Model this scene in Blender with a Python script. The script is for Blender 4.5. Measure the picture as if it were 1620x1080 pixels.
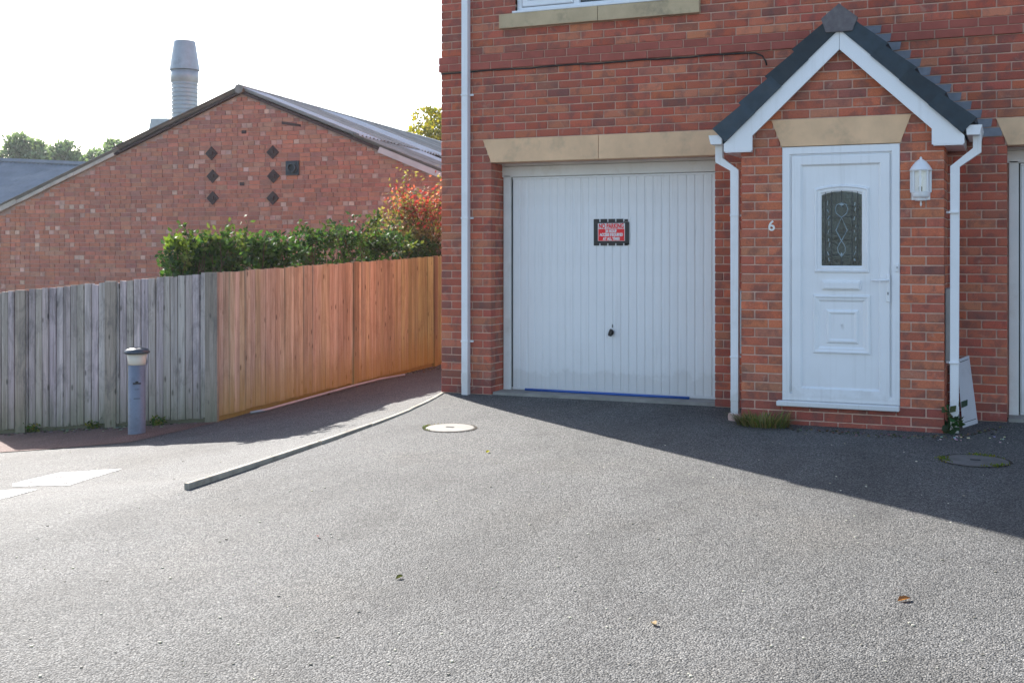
import bpy, math, random
from mathutils import Vector, Matrix
random.seed(7)
R = random.Random(11)
for o in list(bpy.data.objects): bpy.data.objects.remove(o)
scene = bpy.context.scene
COL = scene.collection

# ------------------------------------------------------------------ camera, sky, sun, exposure
F, HY, W, H = 1840.0, 400.0, 1620.0, 1080.0        # focal length and horizon in photo pixels
AL = math.atan(.0385 * F / 164.5)                  # the camera looks this far to the left of straight at the house
CA, SA = math.cos(AL), math.sin(AL)
CAM = Vector((5.185, -10.273, 1.375))
cd = bpy.data.cameras.new('camera'); cam = bpy.data.objects.new('camera', cd); COL.objects.link(cam)
cd.sensor_width = 36; cd.lens = F / W * 36; cd.shift_y = -(540 - HY) / W; cd.clip_end = 2000
cam.location = CAM; cam.rotation_euler = (math.pi / 2, 0, AL)
scene.camera = cam
SUN_EL = math.radians(34.0); SD = Vector((.812, -.584)).normalized()   # horizontal way the sunlight travels
world = bpy.data.worlds.new('World'); scene.world = world; world.use_nodes = True
wn = world.node_tree; wn.nodes.clear()
sky = wn.nodes.new('ShaderNodeTexSky'); sky.sky_type = 'NISHITA'; sky.sun_disc = False
sky.sun_elevation = SUN_EL; sky.sun_rotation = math.atan2(-SD.x, -SD.y)
sky.air_density = 1.0; sky.dust_density = 1.2; sky.ozone_density = 1.0
bg = wn.nodes.new('ShaderNodeBackground'); bg.inputs[1].default_value = .11
out = wn.nodes.new('ShaderNodeOutputWorld')
wn.links.new(sky.outputs[0], bg.inputs[0]); wn.links.new(bg.outputs[0], out.inputs[0])
sl = bpy.data.lights.new('sun', 'SUN'); sl.energy = 5.0; sl.angle = math.radians(.53); sl.color = (1, .95, .88)
sun = bpy.data.objects.new('sun', sl); COL.objects.link(sun); sun.location = (-20, 15, 25)
sv = Vector((SD.x * math.cos(SUN_EL), SD.y * math.cos(SUN_EL), -math.sin(SUN_EL)))
sun.rotation_euler = sv.to_track_quat('-Z', 'Y').to_euler()
vs = scene.view_settings; vs.view_transform = 'Standard'; vs.look = 'None'; vs.exposure = 1.58; vs.gamma = 1
scene.render.resolution_x = 1024; scene.render.resolution_y = 682

# ------------------------------------------------------------------ pixel -> place helpers
def ray(px, py):
    u = (px - 810) / F; v = -(py - HY) / F
    return Vector((u * CA - SA, u * SA + CA, v))
def on_y(px, py, Y=0.0):
    r = ray(px, py); return CAM + r * ((Y - CAM.y) / r.y)
def at_depth(px, py, Z): return CAM + ray(px, py) * Z

# ------------------------------------------------------------------ ground shape
def sm(t): t = min(1, max(0, t)); return t * t * (3 - 2 * t)
def kerb_x(y):
    if y >= 0: return .03
    if y <= -4.42: return .45
    t = -y / 4.42
    return .03 + .42 * (t * (1.55 - .55 * t))
def g_drive(y):
    a = max(0, -y); return -.045 * (1 - math.exp(-a / .5)) - .012 * min(a, 25)
def kerb_up(y):
    a = min(4.42, max(0, -y)); return .026 * (a / 4.42) ** 1.2 + .003
def ground(x, y):
    z = g_drive(y); d = kerb_x(y) - x
    if d > 0:
        up = kerb_up(y) * (1 - sm((-y - 4.18) / .22)) * math.exp(-d / 1.0)
        e = min(d, 9.0)
        z = g_drive(y) * math.exp(-d / 3.0) + up - .17 * (1 - math.exp(-d / (.6 + 5.0 * sm((-y - 3.6) / 3.0)))) - .060 * e - .004 * e * e + .032 * min(max(y, 0), 8) * (1 - math.exp(-d / .8)) - .05 * (min(d, 30.0) - e)
    return z
def on_g(px, py):
    r = ray(px, py); lo, hi = .5, 90.
    for _ in range(50):
        m = (lo + hi) / 2; p = CAM + r * m
        if p.z > ground(p.x, p.y): lo = m
        else: hi = m
    return CAM + r * hi

# ------------------------------------------------------------------ materials
def nt(name):
    m = bpy.data.materials.new(name); m.use_nodes = True; n = m.node_tree; n.nodes.clear()
    o = n.nodes.new('ShaderNodeOutputMaterial'); b = n.nodes.new('ShaderNodeBsdfPrincipled')
    n.links.new(b.outputs[0], o.inputs[0]); return m, n, b, o
def nd(n, t, **k):
    x = n.nodes.new('ShaderNode' + t)
    for a, v in k.items():
        if a.startswith('i_'):
            key = a[2:]; x.inputs[int(key) if key.isdigit() else key].default_value = v
        else: setattr(x, a, v)
    return x
def lk(n, a, b): n.links.new(a, b)
def c4(c): return (c[0], c[1], c[2], 1)
def coords(n, scale=(1, 1, 1), kind='Object'):
    tc = nd(n, 'TexCoord'); mp = nd(n, 'Mapping'); mp.inputs['Scale'].default_value = scale
    lk(n, tc.outputs[kind], mp.inputs[0]); return mp.outputs[0]
def noise(n, vec, scale, detail=3, rough=.55, dist=0):
    x = nd(n, 'TexNoise', i_Scale=scale, i_Detail=detail, i_Roughness=rough, i_Distortion=dist); lk(n, vec, x.inputs['Vector']); return x.outputs[0]
def ramp(n, fac, stops):
    x = nd(n, 'ValToRGB'); e = x.color_ramp.elements
    while len(e) < len(stops): e.new(.5)
    for i, (p, c) in enumerate(stops): e[i].position = p; e[i].color = c4(c) if len(c) == 3 else c
    lk(n, fac, x.inputs[0]); return x.outputs[0]
def mix(n, fac, a, b, mode='MIX'):
    x = nd(n, 'MixRGB', blend_type=mode)
    for s, v in ((0, fac), (1, a), (2, b)):
        if hasattr(v, 'links'): lk(n, v, x.inputs[s])
        else: x.inputs[s].default_value = v if s == 0 else c4(v)
    return x.outputs[0]
def maths(n, op, a, b=0.0, clamp=False):
    x = nd(n, 'Math', operation=op, use_clamp=clamp)
    for s, v in ((0, a), (1, b)):
        if hasattr(v, 'links'): lk(n, v, x.inputs[s])
        else: x.inputs[s].default_value = v
    return x.outputs[0]
def bump(n, b, h, strength, dist):
    x = nd(n, 'Bump', i_Strength=strength, i_Distance=dist); lk(n, h, x.inputs['Height']); lk(n, x.outputs[0], b.inputs['Normal'])
G3 = lambda v: (v, v, v)

def plain(name, col, rough=.5, var=.12, scale=6, spec=.5, dirt=None, dirt_amt=.5, bump_s=0, bump_scale=60, metal=0, each=0, grime=0):
    m, n, b, o = nt(name); v = coords(n)
    f = noise(n, v, scale, 5, .6)
    c = ramp(n, f, [(.3, [x * (1 - var) for x in col]), (.7, [min(1, x * (1 + var)) for x in col])])
    if dirt:
        d = noise(n, v, scale * .6, 6, .7); dm = ramp(n, d, [(.52, (0, 0, 0)), (.75, G3(dirt_amt))])
        c = mix(n, dm, c, dirt)
    if grime:
        ge = nd(n, 'NewGeometry'); sx = nd(n, 'SeparateXYZ'); lk(n, ge.outputs['Position'], sx.inputs[0])
        hz = maths(n, 'ADD', sx.outputs[2], maths(n, 'MULTIPLY', noise(n, ge.outputs['Position'], 5, 6, .75), -.40))
        c = mix(n, ramp(n, hz, [(-.05, G3(grime * .7)), (.05, G3(grime * .28)), (.30, G3(0))]), c, (.30, .26, .21))
        mq = nd(n, 'Mapping'); mq.inputs['Scale'].default_value = (26, 26, .9); lk(n, ge.outputs['Position'], mq.inputs[0])
        c = mix(n, ramp(n, noise(n, mq.outputs[0], 1, 5, .65), [(.55, G3(0)), (.8, G3(grime * .6))]), c, (.34, .31, .27))
    if each:
        oi = nd(n, 'ObjectInfo'); c = mix(n, 1, c, ramp(n, oi.outputs['Random'], [(0, G3(1 - each)), (1, G3(1))]), 'MULTIPLY')
    lk(n, c, b.inputs['Base Color']); b.inputs['Roughness'].default_value = rough
    b.inputs['Specular IOR Level'].default_value = spec; b.inputs['Metallic'].default_value = metal
    if bump_s: bump(n, b, noise(n, v, bump_scale, 4), bump_s, .004)
    return m

def brick_mat(name, source, fleck=(.52, .36, .28), dark=(.14, .072, .066), dark_amt=.62, fleck_amt=.5):
    m, n, b, o = nt(name)
    if source == 'object':
        oi = nd(n, 'ObjectInfo'); base = oi.outputs['Color']; rnd = oi.outputs['Random']
        geo = nd(n, 'NewGeometry'); vec = geo.outputs['Position']
    else:
        at = nd(n, 'Attribute', attribute_name='col'); base = at.outputs['Color']
        geo = nd(n, 'NewGeometry'); vec = geo.outputs['Position']
    f1 = noise(n, vec, 8.5, 3, .6, .3); k1 = ramp(n, f1, [(.47, (0, 0, 0)), (.66, G3(dark_amt))])
    c = mix(n, k1, base, dark)
    f2 = noise(n, vec, 9.0, 4, .62, .6); k2 = ramp(n, f2, [(.62, (0, 0, 0)), (.76, G3(fleck_amt))])
    c = mix(n, k2, c, fleck)
    f3 = noise(n, vec, 120, 4, .7); c = mix(n, .55, c, ramp(n, f3, [(.3, G3(.32)), (.7, G3(.72))]), 'OVERLAY')
    lk(n, c, b.inputs['Base Color']); b.inputs['Roughness'].default_value = .86; b.inputs['Specular IOR Level'].default_value = .3
    bump(n, b, noise(n, vec, 170, 4, .7), .5, .003)
    return m

def asphalt(name, lo, hi, tint, stain, seed=0, rough=.80, spec=.40):
    m, n, b, o = nt(name); v = coords(n)
    vo = nd(n, 'TexVoronoi', i_Scale=125.0); vo.inputs['Randomness'].default_value = 1; lk(n, v, vo.inputs['Vector'])
    vd = vo.outputs['Distance']; vc = vo.outputs['Color']
    sep = nd(n, 'SeparateColor'); lk(n, vc, sep.inputs[0])
    stone = ramp(n, sep.outputs[0], [(0, lo), (.5, [(a * 1.2 + c * .8) / 2 for a, c in zip(lo, hi)]), (1, hi)])
    pit = ramp(n, vd, [(.30, G3(1)), (.72, G3(.30))])
    c = mix(n, 1, stone, pit, 'MULTIPLY')
    sp = ramp(n, sep.outputs[1], [(.965, (0, 0, 0)), (.99, G3(.4))]); c = mix(n, sp, c, (.42, .41, .39))
    big = noise(n, v, .55 + seed * .1, 5, .6); c = mix(n, ramp(n, big, [(.40, G3(0)), (.66, G3(.75))]), c, tint, 'MULTIPLY')
    # worn tracks running along the drive
    tc = nd(n, 'TexCoord'); mp = nd(n, 'Mapping'); mp.inputs['Rotation'].default_value = (0, 0, .55); mp.inputs['Scale'].default_value = (1.3, .40, 1); lk(n, tc.outputs['Object'], mp.inputs[0])
    tr = noise(n, mp.outputs[0], 1.3, 5, .62, .5); c = mix(n, ramp(n, tr, [(.49, G3(0)), (.66, G3(.62))]), c, stain, 'MULTIPLY')
    st = noise(n, v, 2.3, 6, .7, .4); c = mix(n, ramp(n, st, [(.52, G3(0)), (.74, G3(.6))]), c, stain, 'MULTIPLY')
    br = noise(n, v, .9, 4, .6); c = mix(n, ramp(n, br, [(.50, G3(0)), (.7, G3(.45))]), c, (1.0, .93, .84), 'MULTIPLY')
    lk(n, c, b.inputs['Base Color']); b.inputs['Roughness'].default_value = rough; b.inputs['Specular IOR Level'].default_value = spec
    hgt = maths(n, 'ADD', maths(n, 'MULTIPLY', vd, -1.0), maths(n, 'MULTIPLY', noise(n, v, 45, 5, .7), .5))
    hgt = maths(n, 'ADD', hgt, maths(n, 'MULTIPLY', noise(n, v, 5, 4, .6), 2.0))
    bump(n, b, hgt, 1.0, .0065)
    return m

def wood(name, cols, algae, algae_amt, stain=.4, grain=.5):
    m, n, b, o = nt(name); oi = nd(n, 'ObjectInfo')
    geo = nd(n, 'NewGeometry'); tc = nd(n, 'TexCoord')
    add = nd(n, 'VectorMath', operation='ADD'); sc = nd(n, 'VectorMath', operation='SCALE'); sc.inputs[0].default_value = (13, 7, 5)
    lk(n, oi.outputs['Random'], sc.inputs['Scale']); lk(n, tc.outputs['Object'], add.inputs[0]); lk(n, sc.outputs[0], add.inputs[1])
    mp = nd(n, 'Mapping'); mp.inputs['Scale'].default_value = (38, 38, 1.6); lk(n, add.outputs[0], mp.inputs[0])
    g = noise(n, mp.outputs[0], 1.5, 6, .65, .8)
    c = ramp(n, g, [(.25, cols[0]), (.5, cols[1]), (.75, cols[2])])
    kn = nd(n, 'TexVoronoi', i_Scale=5.0); mp2 = nd(n, 'Mapping'); mp2.inputs['Scale'].default_value = (2.2, 2.2, .75); lk(n, add.outputs[0], mp2.inputs[0]); lk(n, mp2.outputs[0], kn.inputs['Vector'])
    c = mix(n, ramp(n, kn.outputs['Distance'], [(.07, G3(.8)), (.16, G3(0))]), c, [x * .3 for x in cols[0]])
    w = noise(n, mp.outputs[0], .35, 4, .6); c = mix(n, ramp(n, w, [(.42, G3(0)), (.7, G3(.55))]), c, [x * .5 for x in cols[0]])
    c = mix(n, 1, c, oi.outputs['Color'], 'MULTIPLY')
    gs = nd(n, 'Mapping'); gs.inputs['Scale'].default_value = (5, 5, 2.2); lk(n, geo.outputs['Position'], gs.inputs[0])
    bl = noise(n, gs.outputs[0], 1.0, 6, .72, .6); c = mix(n, ramp(n, bl, [(.50, G3(0)), (.68, G3(stain))]), c, [x * .45 for x in cols[0]])
    sx = nd(n, 'SeparateXYZ'); lk(n, tc.outputs['Object'], sx.inputs[0])
    an = maths(n, 'ADD', sx.outputs[2], maths(n, 'MULTIPLY', noise(n, mp.outputs[0], .5, 4), .55))
    c = mix(n, ramp(n, an, [(.28, G3(algae_amt)), (.75, G3(0))]), c, algae)
    lk(n, c, b.inputs['Base Color']); b.inputs['Roughness'].default_value = .85; b.inputs['Specular IOR Level'].default_value = .25
    bump(n, b, g, grain, .004)
    return m

def leaf_mat(name, trans=.42, rough=.62):
    m, n, b, o = nt(name); at = nd(n, 'Attribute', attribute_name='col')
    lk(n, at.outputs['Color'], b.inputs['Base Color']); b.inputs['Roughness'].default_value = rough; b.inputs['Specular IOR Level'].default_value = .2
    tr = nd(n, 'BsdfTranslucent'); lk(n, mix(n, 1, at.outputs['Color'], (1.0, 1.0, .55), 'MULTIPLY'), tr.inputs[0])
    ms = nd(n, 'MixShader', i_0=trans); lk(n, b.outputs[0], ms.inputs[1]); lk(n, tr.outputs[0], ms.inputs[2]); lk(n, ms.outputs[0], o.inputs[0])
    return m
def glass_dark(name, col=(.02, .026, .026), rough=.06, wob=.0):
    m, n, b, o = nt(name); v = coords(n)
    lk(n, ramp(n, noise(n, v, 9, 3), [(.35, [x * .6 for x in col]), (.7, [x * 1.7 for x in col])]), b.inputs['Base Color'])
    b.inputs['Roughness'].default_value = rough; b.inputs['Specular IOR Level'].default_value = .6
    if wob: bump(n, b, noise(n, v, 45, 3), wob, .004)
    return m

MT = {}
MT['brick_o'] = brick_mat('red_brick_single', 'object')
MT['brick_j'] = brick_mat('red_brick_mass', 'attr')
MT['brick_old'] = brick_mat('old_brick_mass', 'attr', fleck=(.46, .34, .29), dark=(.20, .11, .10), dark_amt=.35, fleck_amt=.4)
MT['brick_smooth'] = plain('smooth_red_brick', (.40, .105, .075), .8, .14, 9, .3, (.27, .08, .065), .5, .3, 150, each=.2)
MT['mortar'] = plain('pink_mortar', (.58, .38, .295), .95, .18, 14, .2, (.22, .14, .12), .5, .6, 120)
MT['mortar_old'] = plain('old_mortar', (.46, .33, .28), .95, .25, 5, .2, (.15, .10, .09), .6, .6, 80)
MT['stone'] = plain('buff_cast_stone', (.76, .50, .30), .9, .10, 5, .25, (.26, .21, .15), .55, .4, 160)
MT['sillstone'] = plain('weathered_sill_stone', (.52, .40, .25), .9, .14, 5, .25, (.13, .12, .09), .8, .4, 120)
MT['upvc'] = plain('white_upvc', (.82, .82, .83), .28, .02, 3, .5, (.68, .67, .65), .25, grime=.35)
MT['pipe'] = plain('white_plastic_pipe', (.80, .80, .81), .32, .03, 5, .5, (.55, .53, .50), .4, grime=.45)
MT['gdoor'] = plain('white_painted_steel', (.80, .80, .80), .38, .03, 3, .5, (.62, .60, .57), .35, .05, 8, grime=.4)
MT['gframe'] = plain('white_painted_timber', (.74, .73, .70), .5, .05, 5, .4, (.50, .45, .38), .6)
MT['black'] = plain('black_plastic', (.012, .012, .014), .4, .2)
MT['dark'] = plain('dark_interior', (.01, .01, .011), .9, .2)
MT['seal'] = plain('dark_rubber', (.03, .03, .032), .7, .2)
MT['slate'] = plain('blue_black_roof_tile', (.036, .060, .080), .6, .25, 12, .4, (.075, .085, .085), .5, .5, 140, each=.55)
MT['ridge'] = plain('grey_ridge_tile', (.15, .135, .14), .85, .25, 18, .3, (.14, .13, .12), .5, .6, 110)
MT['lead'] = plain('lead_sheet', (.16, .17, .20), .5, .2, 12, .5, (.28, .29, .31), .5)
MT['blue'] = plain('blue_plastic', (.012, .085, .36), .4, .15, 20)
MT['conc'] = plain('concrete', (.27, .255, .23), .9, .16, 9, .25, (.2, .19, .17), .6, .6, 130)
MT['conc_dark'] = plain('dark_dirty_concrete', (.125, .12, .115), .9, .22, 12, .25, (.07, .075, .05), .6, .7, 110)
MT['kerb'] = plain('kerb_concrete', (.36, .32, .26), .9, .2, 9, .25, (.13, .11, .09), .75, .8, 90)
MT['cable'] = plain('black_cable', (.015, .014, .013), .6, .2)
MT['terra'] = plain('pale_pink_clay', (.55, .36, .31), .8, .12, 25)
MT['glass'] = glass_dark('window_glass')
MT['glass_door'] = glass_dark('leaded_glass', (.030, .042, .040), .10, .6)
MT['leadcame'] = plain('lead_came', (.06, .065, .07), .5, .2, 30, .4)
MT['bevelglass'] = plain('bevelled_glass', (.26, .33, .36), .1, .1, 10, .8)  # pale base colour stands in for highlights along the bevels
MT['asph'] = asphalt('drive_asphalt', (.043, .046, .049), (.262, .259, .250), (.78, .775, .765), (.60, .60, .60))
MT['asph2'] = asphalt('path_asphalt', (.036, .040, .046), (.200, .202, .205), (.76, .75, .73), (.66, .65, .64), 0, .85, .35)
MT['redpave'] = asphalt('red_asphalt', (.15, .08, .068), (.32, .20, .165), (.8, .77, .75), (.65, .6, .57), 3, .85)
MT['roadpaint'] = plain('worn_white_paint', (.80, .80, .78), .8, .08, 9, .3, (.22, .22, .22), .8, .8, 70)
m_, n_, b_, o_ = nt('worn_road_paint'); v_ = coords(n_); b_.inputs['Roughness'].default_value = .8
lk(n_, ramp(n_, noise(n_, v_, 14, 5), [(.3, G3(.62)), (.7, G3(.80))]), b_.inputs['Base Color'])
vo_ = nd(n_, 'TexVoronoi', i_Scale=125.0); lk(n_, v_, vo_.inputs['Vector'])
wm_ = maths(n_, 'ADD', maths(n_, 'MULTIPLY', vo_.outputs['Distance'], .55), maths(n_, 'MULTIPLY', noise(n_, v_, 5.5, 6, .7), 1.0))
mk_ = ramp(n_, wm_, [(.74, G3(0)), (.84, G3(1))]); tp_ = nd(n_, 'BsdfTransparent'); mx_ = nd(n_, 'MixShader')
lk(n_, mk_, mx_.inputs[0]); lk(n_, b_.outputs[0], mx_.inputs[1]); lk(n_, tp_.outputs[0], mx_.inputs[2]); lk(n_, mx_.outputs[0], o_.inputs[0]); MT['roadpaint'] = m_
MT['wood_grey'] = wood('weathered_grey_wood', [(.26, .24, .23), (.48, .45, .44), (.63, .60, .60)], (.15, .15, .075), .6, .65)
MT['wood_brown'] = wood('tan_fence_wood', [(.29, .215, .15), (.55, .44, .32), (.70, .60, .47)], (.33, .24, .05), .7, .3)
MT['leaf'] = leaf_mat('leaf')
MT['bark'] = plain('bark', (.085, .06, .045), .9, .3, 20, .2, bump_s=.6, bump_scale=50)
MT['asbestos'] = plain('cement_roof_sheet', (.30, .30, .28), .75, .22, 3, .4, (.10, .11, .09), .8, .5, 60, each=.3)
MT['asbestos_pale'] = plain('pale_roof_sheet', (.45, .48, .50), .45, .12, 4, .5, (.25, .26, .25), .5)
MT['slatefar'] = plain('grey_corrugated_roof', (.20, .215, .235), .7, .2, 1.5, .4, (.33, .33, .32), .5)
MT['vergepale'] = plain('pale_verge_mortar', (.52, .47, .40), .9, .2, 4, .2, (.2, .17, .14), .7, .6, 40)
MT['galv'] = plain('galvanised_steel', (.36, .40, .43), .5, .14, 4, .5, (.22, .22, .20), .6, metal=.25)
MT['whiteboard'] = plain('white_bargeboard', (.55, .54, .53), .5, .08, 4, .4, (.45, .42, .38), .5)
MT['iron'] = plain('rusted_iron', (.07, .052, .052), .8, .3, 20, .3, (.09, .045, .035), .5, .6, 70)
MT['vent'] = plain('dark_blue_grey_plastic', (.028, .040, .052), .5, .2, 10)
MT['bollard'] = plain('grey_blue_powder_coat', (.17, .195, .25), .5, .1, 8, .45, (.08, .085, .10), .7)
MT['bollcap'] = plain('dark_cap', (.045, .058, .072), .35, .15, 10, .5)
MT['opal'] = plain('cream_opal_plastic', (.66, .57, .46), .35, .05, 6, .5)
MT['soil'] = plain('soil', (.045, .035, .025), .95, .4, 20, .2, bump_s=1, bump_scale=30)
MT['brightmetal'] = plain('bright_metal', (.72, .72, .71), .35, .05, 8, .6, metal=.3)
MT['greyboard'] = plain('grey_white_board', (.50, .49, .51), .5, .06, 8, .4, (.36, .34, .33), .5)
MT['signred'] = plain('sign_red', (.85, .008, .016), .4, .05)
MT['signwhite'] = plain('sign_white', (.80, .78, .77), .4, .03)
MT['greymetal'] = plain('grey_metal', (.35, .36, .38), .4, .1, 8, .5, metal=.5)

# ------------------------------------------------------------------ mesh builder
class MB:
    def __init__(s): s.v, s.f, s.c, s.cur = [], [], [], (1, 1, 1)
    def add(s, vs_, fs):
        k = len(s.v); s.v += [tuple(a) for a in vs_]
        for f in fs: s.f.append(tuple(k + i for i in f)); s.c.append(s.cur)
    def box(s, x0, x1, y0, y1, z0, z1):
        s.add([(x0, y0, z0), (x1, y0, z0), (x1, y1, z0), (x0, y1, z0), (x0, y0, z1), (x1, y0, z1), (x1, y1, z1), (x0, y1, z1)],
              [(0, 3, 2, 1), (4, 5, 6, 7), (0, 1, 5, 4), (1, 2, 6, 5), (2, 3, 7, 6), (3, 0, 4, 7)]); return s
    def cbox(s, cx, cy, cz, hx, hy, hz, b, M=None):
        """box with chamfered edges"""
        vs_, idx = [], {}
        for sx in (-1, 1):
            for sy in (-1, 1):
                for sz in (-1, 1):
                    for ax in range(3):
                        h = [hx - b, hy - b, hz - b]; h[ax] += b
                        p = Vector((sx * h[0], sy * h[1], sz * h[2]))
                        if M: p = M @ p
                        idx[(sx, sy, sz, ax)] = len(vs_); vs_.append((cx + p.x, cy + p.y, cz + p.z))
        fs = []
        for ax in range(3):
            a1, a2 = (ax + 1) % 3, (ax + 2) % 3
            for sg in (-1, 1):
                q = []
                for (p, r) in ((-1, -1), (1, -1), (1, 1), (-1, 1)):
                    k = [0, 0, 0]; k[ax] = sg; k[a1] = p; k[a2] = r; q.append(idx[(k[0], k[1], k[2], ax)])
                fs.append(tuple(q) if sg > 0 else tuple(reversed(q)))
            for p in (-1, 1):
                for r in (-1, 1):
                    k0 = [0, 0, 0]; k0[ax] = -1; k0[a1] = p; k0[a2] = r; k1 = list(k0); k1[ax] = 1
                    q = (idx[(*k0, a1)], idx[(*k1, a1)], idx[(*k1, a2)], idx[(*k0, a2)])
                    fs.append(q if p * r < 0 else tuple(reversed(q)))
        for sx in (-1, 1):
            for sy in (-1, 1):
                for sz in (-1, 1):
                    q = [idx[(sx, sy, sz, a)] for a in range(3)]
                    fs.append(tuple(q) if sx * sy * sz > 0 else tuple(reversed(q)))
        s.add(vs_, fs); return s
    def prism(s, poly, y0, y1):
        """polygon in x,z (counter-clockwise seen from the front) pushed from y0 to y1"""
        n = len(poly); vs_ = [(x, y0, z) for x, z in poly] + [(x, y1, z) for x, z in poly]
        fs = [tuple(range(n)), tuple(reversed(range(n, 2 * n)))] + [(i, n + i, n + (i + 1) % n, (i + 1) % n) for i in range(n)]
        s.add(vs_, fs); return s
    def prism_z(s, poly, z0, z1):
        n = len(poly); vs_ = [(x, y, z0) for x, y in poly] + [(x, y, z1) for x, y in poly]
        fs = [tuple(reversed(range(n))), tuple(range(n, 2 * n))] + [(i, (i + 1) % n, n + (i + 1) % n, n + i) for i in range(n)]
        s.add(vs_, fs); return s
    def lathe(s, prof, cx, cy, seg=24, a0=0, a1=2 * math.pi, caps=True):
        full = abs(a1 - a0 - 2 * math.pi) < 1e-6; m = seg if full else seg + 1
        vs_ = []
        for r, z in prof:
            for i in range(m):
                a = a0 + (a1 - a0) * i / seg; vs_.append((cx + r * math.cos(a), cy + r * math.sin(a), z))
        fs = []
        for j in range(len(prof) - 1):
            for i in range(seg):
                i2 = (i + 1) % m if full else i + 1
                fs.append((j * m + i, j * m + i2, (j + 1) * m + i2, (j + 1) * m + i))
        if caps:
            fs.append(tuple(reversed(range(m)))); fs.append(tuple(range((len(prof) - 1) * m, len(prof) * m)))
        s.add(vs_, fs); return s
    def tube(s, pts, r, seg=8, square=False, up=None, taper=None):
        pts = [Vector(p) for p in pts]; n = len(pts); rings = []
        prev = None
        for i, p in enumerate(pts):
            d = (pts[min(i + 1, n - 1)] - pts[max(i - 1, 0)]).normalized()
            if 0 < i < n - 1:
                a = (pts[i] - pts[i - 1]).normalized(); b = (pts[i + 1] - pts[i]).normalized(); st = 1 / max(.35, math.cos(a.angle(b) / 2) if a.length and b.length else 1)
            else: st = 1
            ref = up if up else (Vector((0, 0, 1)) if abs(d.z) < .9 else Vector((0, 1, 0)))
            s1 = d.cross(ref)
            s1 = s1.normalized() if s1.length > 1e-6 else Vector((1, 0, 0)); s2 = s1.cross(d).normalized()
            rr = r if taper is None else r * taper[i]
            ring = []
            for k in range(4 if square else seg):
                a = (math.pi / 4 + k * math.pi / 2) if square else 2 * math.pi * k / seg
                q = rr * (math.sqrt(2) if square else 1)
                ring.append(p + s1 * math.cos(a) * q * (st if up is not None else 1) + s2 * math.sin(a) * q)
            rings.append(ring)
        m = len(rings[0]); vs_ = [p for rg in rings for p in rg]
        fs = [(j * m + i, (j + 1) * m + i, (j + 1) * m + (i + 1) % m, j * m + (i + 1) % m) for j in range(n - 1) for i in range(m)]
        fs += [tuple(range(m)), tuple(reversed(range((n - 1) * m, n * m)))]
        s.add(vs_, fs); return s
    def ring(s, poly, prof, y):
        """moulding that follows a closed outline in x,z: prof = (inset, height towards the viewer)"""
        n = len(poly); P = [Vector((a, b)) for a, b in poly]; off = []
        for i in range(n):
            e1 = (P[i] - P[i - 1]).normalized(); e2 = (P[(i + 1) % n] - P[i]).normalized()
            n1 = Vector((-e1.y, e1.x)); n2 = Vector((-e2.y, e2.x)); b = (n1 + n2).normalized(); off.append(b / max(.3, b.dot(n1)))
        vs_ = [(P[i].x + off[i].x * ins, y - h, P[i].y + off[i].y * ins) for ins, h in prof for i in range(n)]
        fs = [(j * n + i, j * n + (i + 1) % n, (j + 1) * n + (i + 1) % n, (j + 1) * n + i) for j in range(len(prof) - 1) for i in range(n)]
        s.add(vs_, fs); return s
    def build(s, name, mat, parent=None, smooth=False, col=False):
        me = bpy.data.meshes.new(name); me.from_pydata(s.v, [], s.f)
        if col:
            at = me.attributes.new('col', 'FLOAT_COLOR', 'FACE')
            at.data.foreach_set('color', [x for c in s.c for x in (c[0], c[1], c[2], 1)])
        if smooth: me.polygons.foreach_set('use_smooth', [True] * len(me.polygons))
        me.update(); return link(name, me, mat, parent)
WL = {}
def link(name, me, mat, parent=None, loc=(0, 0, 0)):
    if mat and not me.materials: me.materials.append(MT[mat] if isinstance(mat, str) else mat)
    o = bpy.data.objects.new(name, me); COL.objects.link(o); put(o, parent, loc); return o
def put(o, parent, loc=(0, 0, 0)):
    """loc is a place in the world (or in the parent's own frame when the parent is a turned thing)"""
    base = WL.get(parent, Vector((0, 0, 0))) if parent else Vector((0, 0, 0))
    if parent: o.parent = parent
    o.location = Vector(loc) - base; WL[o] = Vector(loc)
def thing(name, label, cat, loc=(0, 0, 0), group=None, rotz=None):
    o = bpy.data.objects.new(name, None); COL.objects.link(o); o.empty_display_size = .2; o.location = loc
    WL[o] = Vector(loc)
    if rotz is not None: o.rotation_euler = (0, 0, rotz); WL[o] = Vector((0, 0, 0))
    return tag(o, label, cat, group)
def tag(o, label, cat, group=None):
    o['label'] = label; o['category'] = cat
    if group: o['group'] = group
    return o
def struct(o): o['kind'] = 'structure'; return o
def stuff(o): o['kind'] = 'stuff'; return o
def text_mesh(name, body, size, mat, loc, parent=None, extrude=.001, align='CENTER', sx=1.0, bold=0):
    cu = bpy.data.curves.new(name, 'FONT'); cu.body = body; cu.size = size; cu.extrude = extrude; cu.align_x = align; cu.align_y = 'CENTER'; cu.offset = bold
    t = bpy.data.objects.new(name + '_tmp', cu); COL.objects.link(t)
    bpy.context.view_layer.update()
    me = bpy.data.meshes.new_from_object(t.evaluated_get(bpy.context.evaluated_depsgraph_get())); bpy.data.objects.remove(t)
    for v in me.vertices: v.co = Vector((v.co.x * sx, -v.co.z, v.co.y))
    me.materials.clear(); return link(name, me, mat, parent, loc)

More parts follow.
